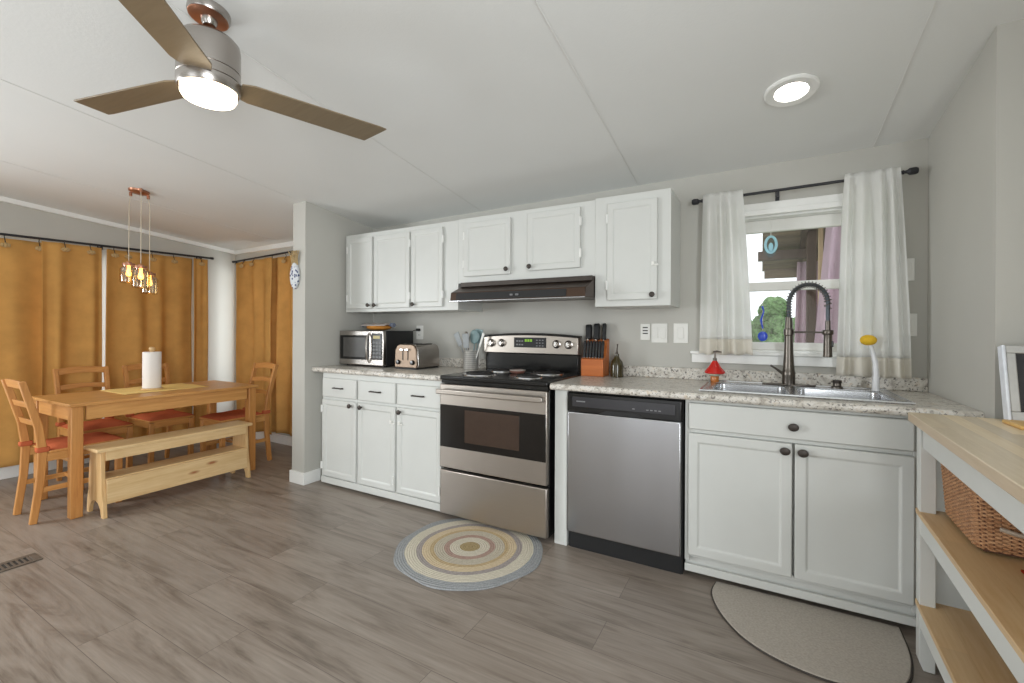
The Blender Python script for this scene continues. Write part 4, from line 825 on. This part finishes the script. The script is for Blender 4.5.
# suncatchers in the window
def catcher(label, x, z0, zc_, mat, w_, h_, y=0.018):
    s = thing('suncatcher', label, 'suncatcher', (x, y, zc_))
    obj('thread', MB().cyl((x, y, zc_+h_/2), (x, y, z0), 0.0015, 6), M['plastic'], s)
    mb = MB()
    if h_ > 0.08:
        pts = [(x+w_/2*math.sin(2*PI*k/28), y, zc_+h_/2*math.cos(2*PI*k/28)) for k in range(29)]; mb.tube(pts, 0.0075, 8, caps=False)
        obj('drop', MB().ball((x, y, zc_-0.015), 0.016, (0.8, 0.5, 1.7), 12), M['lbsun'], s)
    else: mb.ball((x, y, zc_), w_/2, (1, 0.35, 1.1), 18)
    obj('ornament', mb, mat, s)
catcher('pale blue ring suncatcher hanging in the upper window pane', 1.856, 1.86, 1.715, M['lbsun'], 0.054, 0.092)
s2 = catcher('cobalt blue glass suncatcher hanging low in the window', 1.817, 1.44, 1.185, M['bluesun'], 0.052, 0.07, 0.015)
obj('charm', MB().tube([(1.817, 0.015, 1.23), (1.808, 0.015, 1.28), (1.822, 0.015, 1.33), (1.814, 0.015, 1.36)], [0.004, 0.006, 0.004, 0.006], 8), M['bluesun'], [o for o in bpy.data.objects if o.name.startswith('suncatcher')][-1])

# ornament on the wing wall
wo = thing('wall_ornament', 'blue and white patterned ornament with straw top on the end of the wing wall', 'ornament', (-1.39, -0.72, 1.65))
obj('plaque', MB().prism([(-1.41+0.052*math.cos(2*PI*k/20)*(0.9+0.1*math.cos(4*PI*k/20)), 1.635+0.105*math.sin(2*PI*k/20)) for k in range(20)], 'y', -0.722, -0.7005), M['bluepat'], wo, bevel=0.005)
mb = MB(); rd = random.Random(3)
for k in range(26):
    x = -1.41+rd.uniform(-0.035, 0.035); mb.tube([(x, -0.712, 1.72), (x+rd.uniform(-0.02, 0.02), -0.718+rd.uniform(-0.012, 0.008), 1.79), (x+rd.uniform(-0.05, 0.05), -0.72+rd.uniform(-0.02, 0.012), 1.83)], [0.003, 0.003, 0.002], 5)
obj('straw', mb, M['straw'], wo)

# ------------------------------------------------------------------ dining set
tb = thing('dining_table', 'honey pine rectangular dining table between the bench and the brown curtains', 'table', (-2.35, -1.25, 0))
TX0, TX1, TY0, TY1 = -2.685, -1.985, -1.86, -0.645
obj('tabletop', MB().box(TX0, TX1, TY0, TY1, 0.71, 0.732), M['piney'], tb, bevel=0.005)
i = 0.022
obj('apron', MB().box(TX1-i-0.02, TX1-i, TY0+0.09, TY1-0.09, 0.62, 0.71), M['piney'], tb, bevel=0.002)
obj('apron', MB().box(TX0+i, TX0+i+0.02, TY0+0.09, TY1-0.09, 0.62, 0.71), M['piney'], tb, bevel=0.002)
obj('apron', MB().box(TX0+0.085, TX1-0.085, TY0+i, TY0+i+0.02, 0.62, 0.71), M['pinex'], tb, bevel=0.002)
obj('apron', MB().box(TX0+0.085, TX1-0.085, TY1-i-0.02, TY1-i, 0.62, 0.71), M['pinex'], tb, bevel=0.002)
for x in (TX0+0.015, TX1-0.075):
    for y in (TY0+0.015, TY1-0.075): obj('leg', MB().box(x, x+0.06, y, y+0.06, 0, 0.71), M['pine'], tb, bevel=0.004)
bn = thing('bench', 'pale pine bench with open back rail in front of the dining table', 'bench', (-1.96, -1.27, 0))
BY0, BY1 = -1.765, -0.775
obj('seat', MB().box(-2.07, -1.855, BY0, BY1, 0.418, 0.440), M['pale'], bn, bevel=0.004)
for y in (BY0+0.025, BY1-0.047):
    P = [(-2.045, 0.418), (-1.88, 0.418), (-1.872, 0.30), (-1.862, 0.16), (-1.845, 0.09), (-1.835, 0.0), (-1.872, 0.0), (-1.885, 0.05), (-1.92, 0.085), (-1.965, 0.095), (-2.01, 0.085), (-2.045, 0.05), (-2.058, 0.0), (-2.095, 0.0), (-2.085, 0.09), (-2.068, 0.16), (-2.058, 0.30)]
    obj('end_panel', MB().prism(P, 'y', y, y+0.022), M['palez'], bn, bevel=0.002)
obj('rail', MB().box(-1.882, -1.862, BY0+0.047, BY1-0.047, 0.36, 0.418), M['pale'], bn, bevel=0.002)
obj('front_board', MB().box(-1.868, -1.848, BY0+0.047, BY1-0.047, 0.085, 0.235), M['pale'], bn, bevel=0.002)
obj('shelf', MB().box(-2.05, -1.868, BY0+0.047, BY1-0.047, 0.225, 0.243), M['pale'], bn, bevel=0.002)
# chair prototype, facing +y, origin on the floor under the seat
def build_chair(label):
    r = thing('dining_chair', label, 'chair', (0, 0, 0), 'pine dining chairs')
    def p(name, mb, mat, **kw): return obj(name, mb, mat, r, local=True, **kw)
    for s in (-1, 1):
        p('back_post', MB().tube([(s*0.146, -0.235, 0), (s*0.149, -0.205, 0.25), (s*0.151, -0.195, 0.44), (s*0.154, -0.215, 0.60), (s*0.158, -0.288, 0.885)], 0.02, up=(0, 1, 0), sq=lambda t_: (0.042-0.008*abs(t_-0.5)*2, 0.029)), M['pine'], bevel=0.004)
        p('front_leg', MB().tube([(s*0.149, 0.185, 0), (s*0.149, 0.185, 0.42)], 0.02, up=(0, 1, 0), sq=(0.036, 0.036)), M['pine'], bevel=0.004)
        p('stretcher', MB().box(s*0.149-0.009, s*0.149+0.009, -0.20, 0.17, 0.185, 0.215), M['piney'], bevel=0.002)
        p('side_rail', MB().box(s*0.149-0.01, s*0.149+0.01, -0.185, 0.17, 0.375, 0.425), M['piney'], bevel=0.002)
    p('stretcher', MB().box(-0.14, 0.14, -0.01, 0.01, 0.19, 0.212), M['pinex'], bevel=0.002)
    p('front_rail', MB().box(-0.131, 0.131, 0.176, 0.196, 0.375, 0.425), M['pinex'], bevel=0.002)
    p('seat', MB().box(-0.172, 0.172, -0.172, 0.212, 0.425, 0.443), M['pinex'], bevel=0.006)
    for z, h in ((0.60, 0.045), (0.715, 0.048), (0.835, 0.062)):
        yc = -0.215-0.073*(z+h/2-0.60)/0.295; mb = MB(); n = 10
        for (ya, yb) in ((0.0, 0.014),):
            top = [(-0.144+0.288*k/n, z+h*0.80+h*0.18*math.sin(PI*k/n)) for k in range(n+1)]
            bot = [(0.144-0.288*k/n, z+0.010*math.sin(PI*k/n)) for k in range(n+1)]
            mb.prism(top+bot, 'y', -0.007, 0.007)
        for v in mb.bm.verts: v.co.y += -0.215-0.247*max(0, v.co.z-0.60)-0.018*math.cos(PI*v.co.x/0.29)
        p('slat', mb, M['pinex'], bevel=0.002)
    mb = MB(); mb.grid(lambda u, v: (-0.168+0.336*u, -0.165+0.375*v, 0.4435+0.030*(1-abs(2*u-1)**6)*(1-abs(2*v-1)**6)*(0.9+0.1*math.sin(9*u)*math.sin(8*v))), 24, 24)
    mb.grid(lambda u, v: (-0.168+0.336*u, -0.165+0.375*v, 0.4435), 2, 2)
    cu = p('cushion', mb, M['orange']); cu['label'] = 'rust orange seat cushion'
    for s in (-1, 1): obj('cushion_tie', MB().box(s*0.151-0.024, s*0.151+0.024, -0.226, -0.165, 0.438, 0.470), M['orange'], cu, local=True, bevel=0.008)
    return r
c0 = build_chair('pine ladder-back chair at the near end of the table, its back to the camera side')
c0.location = (-2.262, -1.75, 0)
for lb, loc, rz in (('pine ladder-back chair behind the table, in front of the bright curtain gap', (-2.83, -1.455, 0), -PI/2),
                    ('pine ladder-back chair behind the table, partly hidden by the paper towel roll', (-2.83, -1.01, 0), -PI/2),
                    ('pine ladder-back chair at the far end of the table by the wing wall', (-2.31, -0.665, 0), PI)):
    c_ = copy_tree(c0); c_.location = loc; c_.rotation_euler = (0, 0, rz); c_['label'] = lb
# runner, towel roll
mb = MB(); mb.grid(lambda u, v: (-2.63+0.43*u, -1.50+0.56*v, 0.7355+0.002*math.sin(9*u+3*v)*math.sin(11*v)**2), 16, 40)
tr = obj('table_runner', mb, M['runner'], solid=0.002, origin=(-2.35, -1.2, 0.733)); tag(tr, 'yellow cloth runner lying along the dining table top', 'table runner')
tp_ = (-2.35, -1.275)
ph = thing('paper_towel_holder', 'wooden paper towel holder on the dining table, its round tip above the roll', 'holder', (tp_[0], tp_[1], 0.739))
obj('base', MB().lathe([(0, 0), (0.07, 0), (0.072, 0.006), (0.068, 0.012), (0, 0.012)], (tp_[0], tp_[1], 0.739)), M['palez'], ph)
obj('post', MB().lathe([(0.012, 0.012), (0.012, 0.298), (0.016, 0.302), (0.021, 0.312), (0.019, 0.325), (0.008, 0.331), (0, 0.331)], (tp_[0], tp_[1], 0.739), n=20), M['palez'], ph)
rl = thing('paper_towel_roll', 'white paper towel roll standing on the dining table', 'paper towel', (tp_[0], tp_[1], 0.752))
obj('roll', MB().lathe([(0.021, 0.0), (0.058, 0.0), (0.059, 0.003), (0.059, 0.276), (0.057, 0.279), (0.021, 0.279), (0.021, 0.0)], (tp_[0], tp_[1], 0.752), n=36), M['paper'], rl)

# ------------------------------------------------------------------ ceiling lights and fan
FXc, FYc = -0.02, -2.045; fz = zc(FXc, FYc)
fan = thing('ceiling_fan', 'brushed nickel ceiling fan with three brown blades and a lit lens', 'ceiling fan', (FXc, FYc, 2.2))
fn = Vector((0.13*0+0.01, 0.125, 1)).normalized()
obj('canopy', MB().lathe([(0, -0.032), (0.055, -0.032), (0.066, -0.029), (0.07, -0.022), (0.07, 0.0), (0, 0.0)], (FXc, FYc, fz-0.004), tuple(fn), 32), M['nickel'], fan)
obj('canopy_plate', MB().lathe([(0.018, -0.0335), (0.06, -0.0335), (0.066, -0.0305), (0.018, -0.0305)], (FXc, FYc, fz-0.004), tuple(fn), 32), M['copper'], fan)
obj('downrod', MB().cyl((FXc, FYc, fz-0.085), (FXc, FYc, 2.31), 0.0125, 16).lathe([(0.02, -0.06), (0.026, -0.05), (0.028, -0.036), (0, -0.03)], (FXc, FYc, fz), n=20), M['nickel'], fan)
obj('motor_housing', MB().lathe([(0.02, 2.315), (0.07, 2.312), (0.088, 2.305), (0.100, 2.29), (0.103, 2.27), (0.103, 2.186), (0.101, 2.184), (0.103, 2.182), (0.104, 2.15), (0.102, 2.148), (0.104, 2.146), (0.104, 2.118), (0.098, 2.108), (0, 2.108)], (FXc, FYc, 0), n=48), M['nickel'], fan)
obj('light_lens', MB().lathe([(0.091, 2.110), (0.091, 2.090), (0.084, 2.077), (0.06, 2.069), (0.03, 2.066), (0, 2.065)], (FXc, FYc, 0), n=40), M['fanlens'], fan)
for ang in (191.0, 71.5, 311.0):
    A = Matrix.Translation((FXc, FYc, 2.146)) @ Matrix.Rotation(math.radians(ang), 4, 'Z') @ Matrix.Rotation(math.radians(-7), 4, 'X')
    mb = MB(); mb.prism([(0.10, -0.05), (0.14, -0.066), (0.66, -0.074), (0.688, -0.070), (0.645, 0.078), (0.14, 0.066), (0.10, 0.05)], 'z', -0.003, 0.003, A)
    b = obj('blade', mb, M['blade'], fan, bevel=0.0015)
    mb = MB(); mb.prism([(0.085, -0.035), (0.16, -0.025), (0.16, 0.025), (0.085, 0.035)], 'z', 0.0032, 0.008, A); obj('blade_iron', mb, M['nickel'], b, bevel=0.001)
rx, ry = 1.919, -0.649
rn = Vector((-0.012, 0.15, 1)).normalized(); rcz = zc(rx, ry)-0.006
rl_ = thing('recessed_light', 'round white recessed ceiling light above the sink, switched on', 'ceiling light', (rx, ry, rcz))
obj('trim_ring', MB().lathe([(0.105, 0.0), (0.105, -0.008), (0.098, -0.013), (0.066, -0.011), (0.062, -0.004), (0.062, 0.0)], (rx, ry, rcz), tuple(rn), 44), M['trim'], rl_)
obj('lens', MB().lathe([(0.0625, -0.004), (0.04, -0.0055), (0, -0.006)], (rx, ry, rcz), tuple(rn), 36), M['reclens'], rl_)
px_, py_ = -2.32, -1.375; pz = zc(px_, py_)
pl = thing('pendant_light', 'three glass jar pendant lights hanging over the dining table', 'pendant light', (px_, py_, pz))
obj('canopy', MB().lathe([(0, -0.022), (0.045, -0.020), (0.062, -0.012), (0.066, 0), (0, 0)], (px_, py_, pz-0.006), (0.0, 0.115, 1), 32), M['copper'], pl)
for (x, y, zt, zb) in ((-2.39, -1.41, 1.705, 1.555), (-2.195, -1.41, 1.672, 1.508), (-2.335, -1.30, 1.64, 1.478)):
    k = Vector((px_+(x-px_)*0.85, py_+(y-py_)*0.85, zc(px_+(x-px_)*0.85, py_+(y-py_)*0.85)-0.022))
    obj('socket_cup', MB().cyl((k.x, k.y, k.z-0.022), (k.x, k.y, k.z+0.005), 0.010, 12), M['copper'], pl)
    obj('cord', MB().tube([(k.x, k.y, k.z-0.02), (k.x*0.5+x*0.5, k.y*0.5+y*0.5, k.z-0.05), (x, y, k.z-0.09), (x, y, zt+0.02)], 0.0028, 8), M['wire'], pl)
    h = zt-zb
    j = obj('jar', MB().lathe([(0.036, h-0.012), (0.036, h-0.025), (0.053, h-0.04), (0.055, h-0.05), (0.055, 0.012), (0.048, 0.003), (0, 0.0), (0, 0.004), (0.046, 0.007), (0.052, 0.014), (0.052, h-0.05), (0.050, h-0.04), (0.034, h-0.026), (0.034, h-0.012), (0.036, h-0.012)], (x, y, zb), n=28), M['jar'], pl)
    obj('lid', MB().lathe([(0, h+0.012), (0.018, h+0.012), (0.02, h+0.004), (0.038, h+0.002), (0.039, h-0.016), (0, h-0.016)], (x, y, zb), n=28), M['copper'], j)
    obj('bulb', MB().lathe([(0.010, h-0.016), (0.010, h-0.05), (0.014, h-0.062), (0.018, h-0.078), (0.014, h-0.092), (0, h-0.097)], (x, y, zb), n=20), M['bulb'], j)
